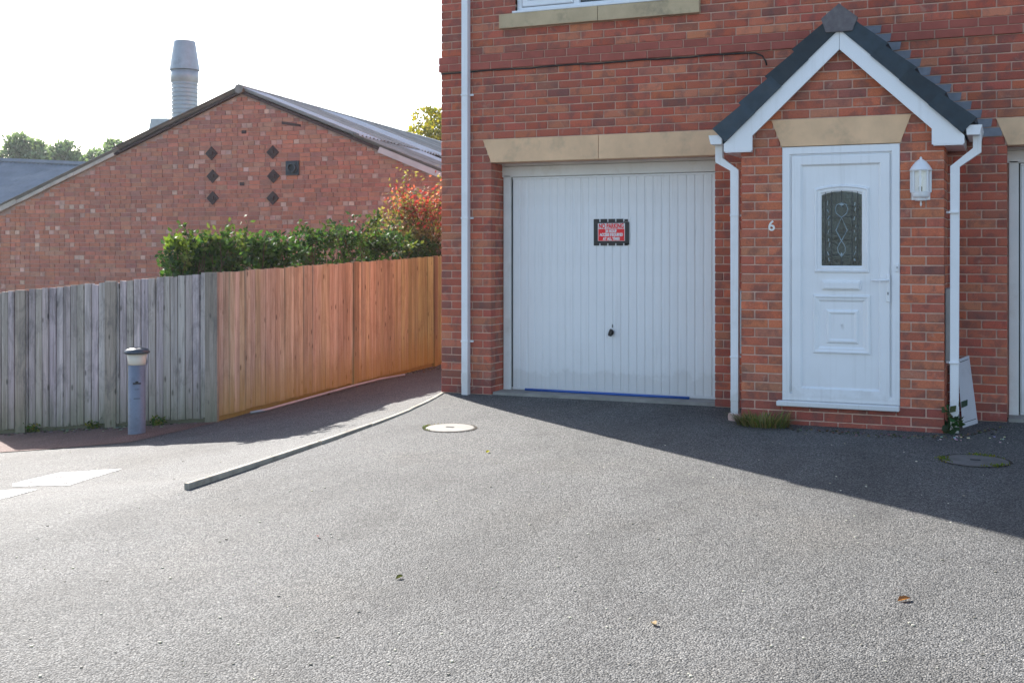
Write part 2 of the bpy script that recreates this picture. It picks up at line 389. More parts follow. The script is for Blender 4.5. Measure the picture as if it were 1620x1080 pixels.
# ================================================================== THE GROUND
def ground_sheet():
    ds_r = [-400, -150, -60, -30, -18, -12] + [-10 + .5 * i for i in range(16)] + [-2 + .2 * i for i in range(10)] + [-.02]
    ds_l = [.02] + [.1 + .15 * i for i in range(20)] + [3.3 + .5 * i for i in range(16)] + [12, 15, 20, 30, 50, 100, 200, 400]
    ys = [-400, -150, -60, -30, -20, -15] + [-12 + .4 * i for i in range(18)] + [-4.8 + .15 * i for i in range(36)] + [.8 + .6 * i for i in range(18)] + [13, 16, 22, 35, 60, 120, 250, 500]
    for nm, ds, mt in (('driveway', ds_r, 'asph'), ('side_path', ds_l, 'asph')):
        mb = MB(); n = len(ds); vs_ = []
        for y in ys:
            for d in ds:
                x = kerb_x(y) - d; vs_.append((x, y, ground(kerb_x(y) - d if abs(d) > .03 else kerb_x(y) + (.03 if d < 0 else -.03), y)))
        fs = [(j * n + i, j * n + i + 1, (j + 1) * n + i + 1, (j + 1) * n + i) for j in range(len(ys) - 1) for i in range(n - 1)]
        fs = [tuple(reversed(f)) for f in fs]
        mb.add(vs_, fs); struct(mb.build(nm, mt, smooth=True))
    # the small step between both sheets past the end of the kerb
    mb = MB()
    yy = [y for y in ys if y <= -4.3] ; vs_ = []
    for y in yy:
        k = kerb_x(y); vs_ += [(k - .022, y, ground(k - .03, y) - .0005), (k + .022, y, ground(k + .03, y) - .0005)]
    mb.add(vs_, [(2 * i, 2 * i + 1, 2 * i + 3, 2 * i + 2) for i in range(len(yy) - 1)]); struct(mb.build('driveway_seam', 'asph', smooth=True))
ground_sheet()
def drape(name, poly_px, mat, lift=.004, steps=12, pts=None):
    """flat patch that follows the ground: quad strip between two pixel lines (far line, near line)"""
    far, near = poly_px; mb = MB(); vs_ = []; rows = 5
    def along(line, t):
        k = t * (len(line) - 1); i = min(int(k), len(line) - 2); f = k - i
        return (line[i][0] * (1 - f) + line[i + 1][0] * f, line[i][1] * (1 - f) + line[i + 1][1] * f)
    for i in range(steps + 1):
        a = on_g(*along(far, i / steps)); b = on_g(*along(near, i / steps))
        for j in range(rows + 1):
            p = a.lerp(b, j / rows); vs_.append((p.x, p.y, ground(p.x, p.y) + lift))
    r = rows + 1
    mb.add(vs_, [(i * r + j, i * r + j + 1, (i + 1) * r + j + 1, (i + 1) * r + j) for i in range(steps) for j in range(rows)])
    return mb.build(name, mat)
struct(drape('pavement', ([(-90, 676), (0, 672), (150, 668), (250, 664), (345, 655)], [(-90, 720), (0, 716), (75, 711), (205, 700), (345, 668)]), 'redpave', .006))
struct(drape('road_marking', ([(20, 765), (95, 748), (190, 742)], [(20, 770), (110, 768), (192, 742.5)]), 'roadpaint', .005))
struct(drape('road_marking', ([(-60, 782), (0, 776), (58, 774)], [(-60, 800), (0, 791), (58, 775)]), 'roadpaint', .005))

# kerb: concrete edging stones end to end
kb = thing('kerb', 'low pale concrete edging kerb running from the house corner across the tarmac', 'kerb', (.2, -2.2, ground(.3, -2.2)))
yk = -.03; i = 0
while yk > -4.40:
    y2 = max(-4.42, yk - .90)
    mb = MB(); n = 4; vs_ = []
    ys_ = [yk - .006 + (y2 + .006 - yk + .006) * j / n for j in range(n + 1)]
    jx = R.uniform(-.010, .010); jz = R.uniform(-.006, .005)
    for y in ys_:
        k = kerb_x(y) + jx; zt = g_drive(y) + kerb_up(y) + .006 + jz
        zb = g_drive(y) - .12
        vs_ += [(k - .018, y, zb), (k + .018, y, zb), (k + .018, y, zt - .007), (k + .012, y, zt), (k - .018, y, zt)]
    fs = [(j * 5 + a, j * 5 + (a + 1) % 5, (j + 1) * 5 + (a + 1) % 5, (j + 1) * 5 + a) for j in range(n) for a in range(5)]
    fs += [(4, 3, 2, 1, 0), tuple(n * 5 + a for a in range(5))]
    mb.add(vs_, fs); mb.build('edging_stone', 'kerb', kb); yk = y2; i += 1

# ================================================================== THE HOUSE
house = thing('house', 'red brick house with white garage doors and a gabled porch', 'house', (4.5, 0, 0))
DP = .28                                   # how far the garage door stands back
OP1 = (.541, 2.737); OP2 = (5.143, 7.34); HX1 = 10.35; HTOP = 7.5; HD = 8.0
LZ0, LZ1 = 2.25, 2.475
PX0, PX1, PY = 3.094, 4.692, -.5625        # porch
SZ0, SZ1 = 3.15, 3.30                      # string course
WX0, WX1, WZ0, WZ1 = .794, 2.489, 3.675, 4.875
# rear of the brickwork: mortar bed, set back 5 mm behind the brick faces
mb = MB(); m0 = .008
for a, b, z0, z1 in ((.006, OP1[0] - .005, -.2, LZ0), (OP1[1] + .005, OP2[0] - .005, -.2, LZ0), (OP2[1] + .005, HX1, -.2, LZ0),
                     (.006, HX1, LZ0 + .003, WZ0), (.006, WX0, WZ0, WZ1), (WX1, 5.4, WZ0, WZ1), (7.1, HX1, WZ0, WZ1), (.006, HX1, WZ1, HTOP)):
    mb.box(a, b, m0, .30, z0, z1)
mb.box(.006, .30, .302, HD, -.9, HTOP); mb.box(HX1 - .3, HX1, .302, HD, -.2, HTOP); mb.box(.302, HX1 - .302, HD - .3, HD, -.2, HTOP)
wall = mb.build('front_wall', 'mortar', house)
mb = MB()
for z0, z1 in ((-.25, LZ0),):
    mb.box(PX0 + .006, 3.43, PY + .006, -.0, -.25, 2.25); mb.box(4.362, PX1 - .006, PY + .006, 0, -.25, 2.25)
mb.box(3.432, 4.36, PY + .008, -.2, -.25, .10)
poly = [(PX0 + .006, 2.252), (PX1 - .006, 2.252), (PX1 - .006, 2.33), (3.9, 3.085), (PX0 + .006, 2.33)]
mb.prism(poly, PY + .007, -.35)
pwall = mb.build('porch_wall', 'mortar', house)

PAL = [(.46, .122, .074), (.43, .110, .068), (.49, .142, .080), (.41, .102, .066), (.28, .094, .068), (.48, .165, .092), (.38, .128, .084), (.50, .130, .066), (.43, .098, .058), (.56, .195, .105)]
PALW = [6, 5, 4, 4, 1.5, 2.5, 2, 4, 3, 1.5]
PORPAL = [(.52, .15, .078), (.48, .13, .072), (.55, .175, .088), (.43, .12, .074), (.33, .105, .076), (.47, .18, .105), (.41, .145, .092), (.57, .165, .078)]
PORW = [5, 5, 3, 3, 1.5, 2, 2, 3]
def jit(c, a=.12):
    k = 1 + R.uniform(-a, a); return tuple(max(0, x * k * (1 + R.uniform(-.05, .05))) for x in c)
BR = []       # every brick: centre, half sizes, colour, wall, face axis
def cut(iv, holes):
    res = [iv]
    for h0, h1 in holes:
        nx = []
        for a, b in res:
            if h1 <= a or h0 >= b: nx.append((a, b)); continue
            if h0 > a: nx.append((a, h0))
            if h1 < b: nx.append((h1, b))
        res = nx
    return res
def course(x0, x1, z, holes, k, y_face, wall_id, pal, palw, depth=.1025, phase=0.0, hgt=.065, unit=.225, color=None):
    for a, b in cut((x0, x1), holes):
        off = phase + (unit / 2 if k % 2 else 0); i0 = math.floor((a - off) / unit); edges = [a]
        e = off + (i0 + 1) * unit
        while e < b - .03:
            if e - a > .045: edges.append(e)
            e += unit
        edges.append(b)
        if len(edges) > 2 and edges[-1] - edges[-2] < .045: edges.pop(-2)
        for p, q in zip(edges, edges[1:]):
            lo = p + (.005 if p > a + 1e-6 else .0); hi = q - (.005 if q < b - 1e-6 else .0)
            c = jit(color) if color else jit(R.choices(pal, palw)[0])
            BR.append(((lo + hi) / 2, y_face + depth / 2 + R.uniform(-.0015, .0012), z + .0375 + R.uniform(-.0008, .0008), (hi - lo) / 2, depth / 2, hgt / 2, c, wall_id))
def lint_holes(z, op, slope):   # sloping ends of a lintel
    t = (z + .0375 - LZ0) / (LZ1 - LZ0); return (op[0] - slope * t - .003, op[1] + slope * t + .003)
NC = int(HTOP / .075)
for k in range(-1, 64):
    z = k * .075; holes = []
    if SZ0 - .01 < z < SZ1 - .01: continue
    if z < LZ0 - .01: holes += [OP1, OP2, (PX0 + .08, PX1 - .08)]
    elif z < LZ1 - .01: holes += [lint_holes(z, OP1, .09), lint_holes(z, OP2, .09)]
    if LZ0 - .01 < z < 3.0: pass
    if 3.52 < z < 3.67: holes += [(.648, 2.605), (5.25, 7.2)]
    elif 3.67 < z < WZ1 - .01: holes += [(WX0, WX1), (5.4, 7.1)]
    smooth = z < .14
    course(0, HX1, z, holes, k, 0, 'w', PAL, PALW, color=(.30, .075, .055) if smooth else None)
    if z < LZ0 - .01:      # brick returns at the garage openings
        for x in (OP1[0], OP2[0]):
            lng = k % 2 == 0
            for ya, yb in (((.1075, .20), (.21, DP + .02)) if lng else ((.1075, DP + .02),)):
                c = jit(R.choices(PAL, PALW)[0]); BR.append((x - .05, (ya + yb) / 2, z + .0375, .05, (yb - ya) / 2, .0325, c, 'w'))
for k in range(-1, 42):                                  # porch front and sides
    z = k * .075; holes = []
    if z > 2.49:
        hw = (3.11 - z - .05) / .953
        if hw < .06: continue
        a, b = max(PX0, 3.9 - hw), min(PX1, 3.9 + hw)
    else: a, b = PX0, PX1
    if .14 < z < LZ0 - .01: holes = [(3.432, 4.362)]
    elif LZ0 - .01 < z < LZ1 - .01:
        t = (z + .0375 - LZ0) / (LZ1 - LZ0); holes = [(3.43 - .09 * t, 4.362 + .083 * t)]
    course(a, b, z, holes, k, PY, 'p', PORPAL, PORW, color=(.33, .085, .06) if z < .14 else None, phase=PX0 + (0 if k % 2 else .0))
    if z < 2.2:
        for xs in (PX0 + .05, PX1 - .05):
            ye = PY + .1075
            cuts = [ye, ye + .2225, -.11, -.003] if k % 2 else [ye, ye + .11, ye + .335, -.003]
            for ya, yb in zip(cuts, cuts[1:]):
                if yb - ya < .03: continue
                c = jit(R.choices(PORPAL, PORW)[0]); BR.append((xs, (ya + yb) / 2, z + .0375, .05 , (yb - ya) / 2 - .005, .0325, c, 'p'))
def pscale(x, y): return F / (-(x - CAM.x) * SA + (y - CAM.y) * CA)
def px_of(x, y, z):
    rx, ry = x - CAM.x, y - CAM.y; X = rx * CA + ry * SA; Z = -rx * SA + ry * CA
    return 810 + F * X / Z, HY - F * (z - CAM.z) / Z
def shown(b):
    px, py = px_of(b[0], b[1] - b[4], b[2])
    if not (700 < px < 1616 and 4 < py < 690): return 0
    hid = (b[7] == 'w') and (1128 < px < 1500 and 205 < py) or (b[7] == 'w' and abs(px - 1335) * .96 < py - 15 and py < 240)
    if hid or (b[1] > PY + .1 and b[7] == 'p') or (b[1] > .06): return 0
    return b[3] * b[5] * pscale(b[0], b[1]) ** 2
order = sorted(range(len(BR)), key=lambda i: -shown(BR[i]))
single = set(i for i in order[:300] if shown(BR[i]) > 0)
meshes = {}
rest = MB()
for i, b in enumerate(BR):
    x, y, z, hx, hy, hz, c, wid = b
    if i in single:
        key = (round(hx * 500), round(hy * 500), R.randint(0, 1))
        if key not in meshes:
            t = MB().cbox(0, 0, 0, hx, hy, hz, .0035 if key[2] else .005)
            me = bpy.data.meshes.new('brick'); me.from_pydata(t.v, [], t.f); me.materials.append(MT['brick_o']); meshes[key] = me
        o = link('brick', meshes[key], None, wall if wid == 'w' else pwall, (x, y, z)); o.color = (*c, 1)
        o.rotation_euler = (R.uniform(-.004, .004), R.uniform(-.003, .003), R.uniform(-.003, .003))
    else: rest.cur = c; rest.cbox(x, y, z, hx, hy, hz, .004)
# side wall of the house, seen only from beside it
for k in range(-10, 98):
    z = k * .075; y = .1125 if k % 2 else .225
    while y < HD:
        y2 = min(y + .215, HD); rest.cur = jit(R.choices(PAL, PALW)[0]); rest.cbox(.05, (y + y2) / 2, z + .0375, .05, (y2 - y) / 2, .0325, .004); y += .225
for k in range(64, 100):
    n0 = len(BR); course(0, HX1, k * .075, [(WX0, WX1), (5.4, 7.1)] if 5.9 < k * .075 < 7.0 else [], k, 0, 'w', PAL, PALW)
    for b in BR[n0:]: rest.cur = b[6]; rest.cbox(b[0], b[1], b[2], b[3], b[4], b[5], .004)
stuff(rest.build('brickwork', 'brick_j', house, col=True))
# string course: two proud courses of smooth red brick
sb = MB().box(-.012, HX1, -.008, .0, SZ0 + .004, SZ1 - .004); sc_ = sb.build('string_course', 'mortar', house)
for k in (0, 1):
    x = -.02 - (0 if k else .1125)
    while x < HX1:
        a, b = max(x, -.02), min(x + .445 if k == 1 and R.random() < .0 else x + .215, HX1)
        if b - a > .03:
            t = MB().cbox((a + b) / 2, .043 + R.uniform(-.001, .001), SZ0 + .0375 + k * .075, (b - a) / 2, .06, .034, .003)
            if a < 7.5: t.build('brick', 'brick_smooth', sc_)
        x += .225

# garage lintels, in two lengths each
def lintel(x0, x1, sl, y0, y1, joint, nm, parent, z0=LZ0, z1=LZ1, mat='stone'):
    if joint:
        MB().prism([(x0, z0), (joint - .003, z0), (joint - .003, z1 - .004), (x0 - sl, z1 - .004)], y0, y1).build(nm, mat, parent)
        MB().prism([(joint + .003, z0), (x1, z0), (x1 + sl, z1 - .004), (joint + .003, z1 - .004)], y0, y1).build(nm, mat, parent)
    else: MB().prism([(x0, z0), (x1, z0), (x1 + sl, z1 - .004), (x0 - sl, z1 - .004)], y0, y1).build(nm, mat, parent)
lintel(OP1[0] + .004, OP1[1], .088, -.010, .12, 1.64, 'lintel', house)
lintel(OP2[0] + .004, OP2[1], .088, -.010, .12, 6.24, 'lintel', house)
lintel(3.432, 4.362, .085, PY - .010, PY + .12, None, 'lintel', house)

# garage doors
def garage(op, handle=True):
    x0, x1 = op; yb = DP
    g = MB().box(x0 + .10, x1 - .05, yb + .045, yb + .055, .06, 2.12).build('garage_door', 'gdoor', house)
    p = on_y(810, 400, yb).x - .541 + x0; e = x1 + .0
    nrib = 26; w = (e - .012 - p) / nrib; ztop, zbot = on_y(812, 284, yb).z, on_y(812, 612, yb).z
    proto = MB().add or None
    t = MB(); hw = w / 2 - .0048
    prof = [(-hw, .024), (-hw + .003, .004), (-hw + .007, 0), (hw - .007, 0), (hw - .003, .004), (hw, .024)]
    n = len(prof); vs_ = [(a, d, zbot) for a, d in prof] + [(a, d, ztop) for a, d in prof]
    t.add(vs_, [(i, i + 1, n + i + 1, n + i) for i in range(n - 1)] + [tuple(reversed(range(n))), tuple(range(n, 2 * n))])
    me = bpy.data.meshes.new('rib'); me.from_pydata(t.v, [], t.f); me.materials.append(MT['gdoor'])
    for i in range(nrib): link('rib', me, None, g, (p + w * (i + .5), yb + .02 + R.uniform(-.0006, .0006), 0))
    MB().box(p, e - .012, yb + .026, yb + .044, zbot, ztop).build('door_skin', 'gdoor', g)
    MB().cbox((p + e - .012) / 2, yb + .026, zbot - .012, (e - .012 - p) / 2, .016, .011, .003).build('bottom_rail', 'gdoor', g)
    MB().cbox((p + e - .012) / 2, yb + .026, ztop + .010, (e - .012 - p) / 2, .014, .0095, .003).build('top_rail', 'gdoor', g)
    MB().box(p - .012, p - .002, yb + .02, yb + .05, zbot, ztop + .02).build('seal', 'seal', g)
    fx = on_y(797, 400, yb).x - .541 + x0
    f = MB().cbox((fx + p - .013) / 2, yb + .03, 1.08, (p - .013 - fx) / 2, .04, 1.06, .004)
    fr = f.build('garage_frame', 'gframe', house)
    MB().cbox(x1 + .03, yb + .03, 1.08, .034, .04, 1.06, .004).build('frame_post', 'gframe', fr)
    MB().cbox((x0 + x1) / 2, yb + .025, ztop + .075, (x1 - x0) / 2 + .01, .035, .052, .004).build('frame_head', 'gframe', fr)
    MB().box(x0, x1, yb - .02, yb + .10, ztop + .13, LZ0 + .02).build('head_infill', 'gframe', fr)
    MB().box(x0, fx, yb + .012, yb + .1, 0, 2.2).build('reveal_infill', 'mortar', fr)
    # concrete threshold
    MB().prism_z([(x0 + .01, .02), (x1 - .005, .02), (x1 - .005, yb + .3), (x0 + .01, yb + .3)], -.15, .028).build('threshold', 'conc', house)
    if handle:
        h = on_y(967, 526, yb)
        k = MB().lathe([(.017, 0), (.017, .004), (.012, .008), (.010, .022)], 0, 0, 16); kk = [(x + h.x, h_y, z) for x, h_y, z in []]
        q = MB()
        for (r0, d0, d1) in ((.020, .0, .006), (.009, .006, .03)):
            vs_ = []; m = 16
            for d in (d0, d1):
                vs_ += [(h.x + r0 * math.cos(2 * math.pi * a / m), yb + .018 - d, h.z + r0 * 1.25 * math.sin(2 * math.pi * a / m)) for a in range(m)]
            q.add(vs_, [(a, (a + 1) % m, m + (a + 1) % m, m + a) for a in range(m)] + [tuple(range(m)), tuple(reversed(range(m, 2 * m)))])
        mt_ = Matrix.Rotation(.35, 3, 'Y'); q.cbox(h.x, yb - .018, h.z, .020, .010, .034, .007, mt_)
        q.build('handle', 'black', g)
        MB().cbox(h.x + .006, yb + .0175, h.z + .062, .004, .002, .016, .001).build('keyhole', 'black', g)
    return g
gd1 = garage(OP1); garage(OP2, False)
MB().tube([on_y(823, 618, DP - .03) + Vector((0, 0, .006)), on_y(955, 625.5, DP - .045) + Vector((0, 0, .004)), on_y(1087, 632, DP - .07) + Vector((0, 0, .004))], .018, 8)
bt = MB(); ptsb = [(.80, .235), (1.4, .222), (2.0, .212), (2.45, .205)]
bt.tube([(x, y, .028 + .0125) for x, y in ptsb], .0125, 10)
tag(bt.build('draught_strip', 'blue', smooth=True), 'thin bright blue strip lying along the foot of the garage door', 'strip')

# first floor window and stone sill
MB().prism_z([(.648, -.055), (1.645, -.055), (1.645, .1), (.648, .1)], 3.529, 3.662).build('window_sill', 'sillstone', house)
MB().prism_z([(1.651, -.055), (2.605, -.055), (2.605, .1), (1.651, .1)], 3.527, 3.660).build('window_sill', 'sillstone', house)
def window(x0, x1, z0, z1, mull):
    wd = MB().ring([(x0, z0), (x1, z0), (x1, z1), (x0, z1)], [(0, 0), (0, .06), (.006, .066), (.05, .066), (.056, .05), (.056, 0)], .11).build('window', 'upvc', house)
    MB().cbox((x0 + x1) / 2, .02, z0 - .0, (x1 - x0) / 2 + .02, .055, .011, .004).build('cill', 'upvc', wd)
    MB().cbox(mull, .075, (z0 + z1) / 2, .03, .03, (z1 - z0) / 2 - .04, .006).build('mullion', 'upvc', wd)
    MB().ring([(x0 + .058, z0 + .058), (mull - .032, z0 + .058), (mull - .032, z1 - .058), (x0 + .058, z1 - .058)], [(0, 0), (0, .07), (.008, .078), (.05, .078), (.06, .06), (.06, .0)], .11).build('sash', 'upvc', wd)
    MB().box(x0 + .1, mull - .02, .085, .09, z0 + .05, z1 - .05).build('pane', 'glass', wd)
    MB().box(mull + .02, x1 - .04, .085, .09, z0 + .04, z1 - .04).build('pane', 'glass', wd)
    MB().box(x0 - .0, x1, .35, .36, z0 - .05, z1 + .05).build('room_back', 'dark', wd)
window(WX0, WX1, WZ0 + .004, WZ1, on_y(912, 10, .05).x)
window(5.4, 7.1, WZ0 + .004, WZ1, 6.0)
window(WX0, WX1, 5.92, 6.98, 1.4); window(5.4, 7.1, 5.92, 6.98, 6.0)
MB().prism_z([(5.25, -.055), (7.2, -.055), (7.2, .1), (5.25, .1)], 3.529, 3.66).build('window_sill', 'sillstone', house)
# main roof
rf = MB()
rf.prism_z([(-.15, -.35), (HX1 + .15, -.35), (HX1 + .15, HD + .35), (-.15, HD + .35)], HTOP, HTOP + .06)
rf.add([(-.15, -.35, HTOP + .06), (HX1 + .15, -.35, HTOP + .06), (HX1 + .15, HD + .35, HTOP + .06), (-.15, HD + .35, HTOP + .06), (-.15, HD / 2, HTOP + 2.6), (HX1 + .15, HD / 2, HTOP + 2.6)],
       [(0, 1, 5, 4), (2, 3, 4, 5), (0, 4, 3), (1, 2, 5)])
rf.build('roof', 'slate', house)

# pipes
def downpipe(pts, brackets, reach, name, hw=.0325):
    up = Vector((0, 1, 0))
    d = MB().tube(pts, hw, square=True, up=up).build(name, 'pipe', house)
    for z, sgn in brackets:
        p = pts[-1]; x, y = p[0], p[1]
        MB().cbox(x, y, z, hw + .006, hw + .006, .008, .002).build('bracket', 'pipe', d)
        MB().cbox(x + sgn * (hw + reach / 2), y + .02, z, reach / 2, .010, .009, .002).build('bracket', 'pipe', d)
    p = pts[-1]; MB().cbox(p[0], p[1], p[2] + .16, hw + .003, hw + .003, .05, .003).build('pipe_shoe', 'pipe', d)
    return d
def zpx(py, px, Y): return on_y(px, py, Y).z
xl = on_y(737, 300, -.05).x
downpipe([(xl, -.05, 7.3), (xl, -.05, ground(xl, -.05) + .002)], [(zpx(150, 737, -.08), 1), (zpx(345, 737, -.08), 1), (zpx(540, 737, -.08), 1), (4.6, 1)], .04, 'downpipe')
YL = -.50
pl = lambda a, b: tuple(on_y(a, b, YL))
dl = downpipe([pl(1138.5, 226), pl(1138.5, 254), pl(1163, 270), (pl(1163, 300)[0], YL, ground(3.0, YL) + .05)], [(zpx(341, 1163, YL), 1), (zpx(564, 1163, YL), 1)], .03, 'downpipe', .031)
dr = downpipe([pl(1546, 204), pl(1546, 238), pl(1511, 264), (pl(1510, 300)[0], YL - .02, ground(4.8, YL) + .002)], [(zpx(336, 1508, YL), -1), (zpx(573, 1508, YL), -1)], .03, 'downpipe', .031)
gz = (pl(1163, 300)[0], YL, ground(3.0, YL))
MB().lathe([(.056, gz[2] - .02), (.062, gz[2] + .03), (.055, gz[2] + .055), (.04, gz[2] + .055)], gz[0], gz[1], 16).build('gully', 'terra', dl)

# porch roof
S = .953; PYF = PY - .07; RX = 3.902
for sgn in (-1, 1):
    mir = lambda pts: [(RX + sgn * (x - RX), z) for x, z in (pts if sgn < 0 else reversed(pts))]
    pts = [(2.963, 2.222), (3.201, 2.222), (3.201, 2.345), (RX - .0015, 3.012), (RX - .0015, 3.180), (2.963, 2.284)]
    MB().prism(mir(pts), PYF, PYF + .022).build('bargeboard', 'upvc', house)
    MB().prism(mir([(2.970, 2.212), (3.19, 2.212), (3.19, 2.2215), (2.970, 2.2215)]), PYF + .002, -.005).build('soffit', 'upvc', house)
    MB().prism(mir([(2.968, 2.23), (2.985, 2.23), (2.985, 2.30), (2.968, 2.29)]), PYF + .024, -.005).build('fascia', 'upvc', house)
    # verge units and tiles
    th = math.atan(S); ux, uz = math.cos(th), math.sin(th); nx, nz = -math.sin(th), math.cos(th)
    ex, ez = 2.982, 2.298; L = (RX - .05 - ex) / ux; nrow = 4; step = L / nrow
    rp = MB().prism(mir([(2.95, 2.29), (RX, 3.20), (RX, 3.26), (2.92, 2.325)]), PYF + .03, -.002).build('porch_roof', 'slate', house)
    for r_ in range(nrow):
        a, b = r_ * step + .0, (r_ + 1) * step + .035
        o0, o1 = .046, .012                      # lower end rides higher: overlapping steps
        def q(l, h): return (ex + ux * l + nx * h, ez + uz * l + nz * h)
        f_ = [q(a, .0 + (o0 - .040)), q(b, 0.0), q(b, .125 + o1 - .012), q(a, .125 + o0 - .012)]
        MB().prism(mir(f_), PYF - .030 + .006 * r_, PYF - .006 + .0015 * r_).build('verge_tile', 'slate', rp)
        t_ = [q(a, .098 + o0 - .012), q(b, .098 + o1 - .012), q(b, .123 + o1 - .012), q(a, .123 + o0 - .012)]
        for y0, y1 in ((PYF - .003 - .0015 * r_, -.34), (-.335, -.004)): MB().prism(mir(t_), y0, y1).build('roof_tile', 'slate', rp)
    # gutter
    gx0, gx1 = 2.836, 2.952
    g0 = [(gx0 + .018, 2.285), (gx1 - .006, 2.285), (gx1, 2.36), (gx0, 2.36)]
    gt = MB().prism(mir(g0), PYF - .012, -.01)
    gt.build('gutter', 'pipe', house)
    # stepped lead flashing against the wall
    fl = MB()
    zt = 3.30 if sgn > 0 else 3.3
    for k in range(31, 45):
        z0, z1 = k * .075, (k + 1) * .075 - .005
        def xr(z): return RX - (3.372 - z) / S       # roof surface line at the wall (left side)
        if xr(z1) > RX - .03: continue
        fl.prism(mir([(xr(z0) - .05, z0), (xr(z0) + .12, z0), (xr(z1) + .12, z1), (xr(z1) - .185, z1), (xr(z0) - .10, z0 + .004)][::1]), -.006 - (.0195 if SZ0 - .08 < z0 < SZ1 else 0), -.0025 if not (SZ0 - .08 < z0 < SZ1) else -.0215)
    fl.build('flashing', 'lead', house)
# ridge tiles
pent = [(3.80, 3.15), (4.006, 3.15), (4.045, 3.258), (RX, 3.375), (3.762, 3.262)]
rd = MB().prism(pent, PYF - .03, PYF + .03).build('ridge_end', 'ridge', house)
for y0, y1 in ((PYF + .034, -.32), (-.315, -.004)):
    MB().prism([(3.72, 3.18), (3.75, 3.17), (RX, 3.345), (4.055, 3.17), (4.085, 3.18), (RX, 3.385)], y0, y1).build('ridge_tile', 'ridge', rd)

# front door
YF = PY + .004
fr = MB().ring([(3.434, .162), (4.360, .162), (4.360, 2.246), (3.434, 2.246)], [(0, -.06), (0, .0), (.005, .006), (.058, .006), (.068, -.010), (.072, -.010), (.076, -.03), (.076, -.06)], YF).build('door_frame', 'upvc', house)
MB().cbox(3.879, PY - .018, .140, .482, .05, .021, .006).build('door_sill', 'upvc', fr)
leafd = MB().box(3.508, 4.286, YF + .012, YF + .06, .19, 2.172).build('front_door', 'upvc', house)
MB().ring([(3.512, .196), (4.282, .196), (4.282, 2.168), (3.512, 2.168)], [(0, 0), (0, .016), (.004, .020), (.070, .020), (.084, .004), (.084, 0)], YF + .012).build('leaf_frame', 'upvc', leafd)
MB().box(3.512, 4.282, YF + .006, YF + .05, .180, .189).build('threshold_seal', 'seal', leafd)
YD = YF + .012
def D(px, py): p = on_y(px, py, YD); return p.x, p.z
# glazed panel with arched head
gx0, gz0 = D(1300, 420); gx1, _ = D(1363.5, 420); _, gz1 = D(1300, 309); rise = .030
def arch(x0, x1, z0, z1, rise, n=10):
    return [(x0, z0), (x1, z0)] + [(x1 + (x0 - x1) * i / n, z1 + rise * (1 - (2 * i / n - 1) ** 2)) for i in range(n + 1)]
m_ = .058
ga = arch(gx0, gx1, gz0, gz1, rise)
MB().ring(arch(gx0 - m_, gx1 + m_, gz0 - m_, gz1 + m_ - .004, rise), [(0, 0), (.006, .016), (.018, .018), (.024, .010), (.044, .010), (.058, .002)], YD).build('glazing_bead', 'upvc', leafd)
gl = MB().prism(ga, YD - .0035, YD - .001).build('glass_panel', 'glass_door', leafd)
cm = MB(); yg = YD - .0055
gw, gh = gx1 - gx0, gz1 - gz0
def GP(u, v): return (gx0 + gw * u, yg, gz0 + gh * v)
def came(pts, r=.0024): cm.tube([GP(*p) for p in pts], r, 6)
for u in (.10, .25, .76, .90): came([(u, .0), (u, 1.05)])
for v in (.15, .5, .69, .84): came([(0, v), (1, v)], .002)
came([(.5, 0), (.5, .10)]); came([(.5, .9), (.5, 1.1)])
cm.build('leading', 'leadcame', gl)
cm = MB(); came([(.5, .35), (.36, .5), (.5, .68), (.64, .5), (.5, .35)], .0046)
for sg in (-1, 1):
    came([(.5, .35), (.5 + sg * .06, .30), (.5 + sg * .10, .25), (.5 + sg * .085, .19), (.5, .13)], .0036)
    came([(.5, .68), (.5 + sg * .13, .74), (.5 + sg * .16, .80), (.5 + sg * .12, .86), (.5, .885)], .0036)
cm.build('bevel_strip', 'bevelglass', gl)
cm = MB()
for u0 in (.17, .83):
    for k in range(9):
        v = .05 + .1 * k + R.uniform(-.02, .02); came([(u0 + R.uniform(-.03, .03), v), (u0 + R.uniform(-.035, .035), v + R.uniform(.03, .07))], R.uniform(.0025, .005))
cm.build('textured_strip', 'bevelglass', gl)
bv = MB()
for cx_, cz_, r_ in ((.5, .15, .06), (.5, .86, .055)):
    x, _, z = GP(cx_, cz_); rr = r_ * gw * 1.2
    for a in range(4):
        t0, t1 = a * math.pi / 2, (a + 1) * math.pi / 2
        bv.add([(x, yg - .003, z), (x + rr * math.cos(t0), yg + .001, z + rr * math.sin(t0)), (x + rr * .45 * math.cos((t0 + t1) / 2), yg - .001, z + rr * .45 * math.sin((t0 + t1) / 2)), (x + rr * math.cos(t1), yg + .001, z + rr * math.sin(t1))], [(0, 1, 2), (0, 2, 3)])
bv.build('bevel_cluster', 'bevelglass', gl)
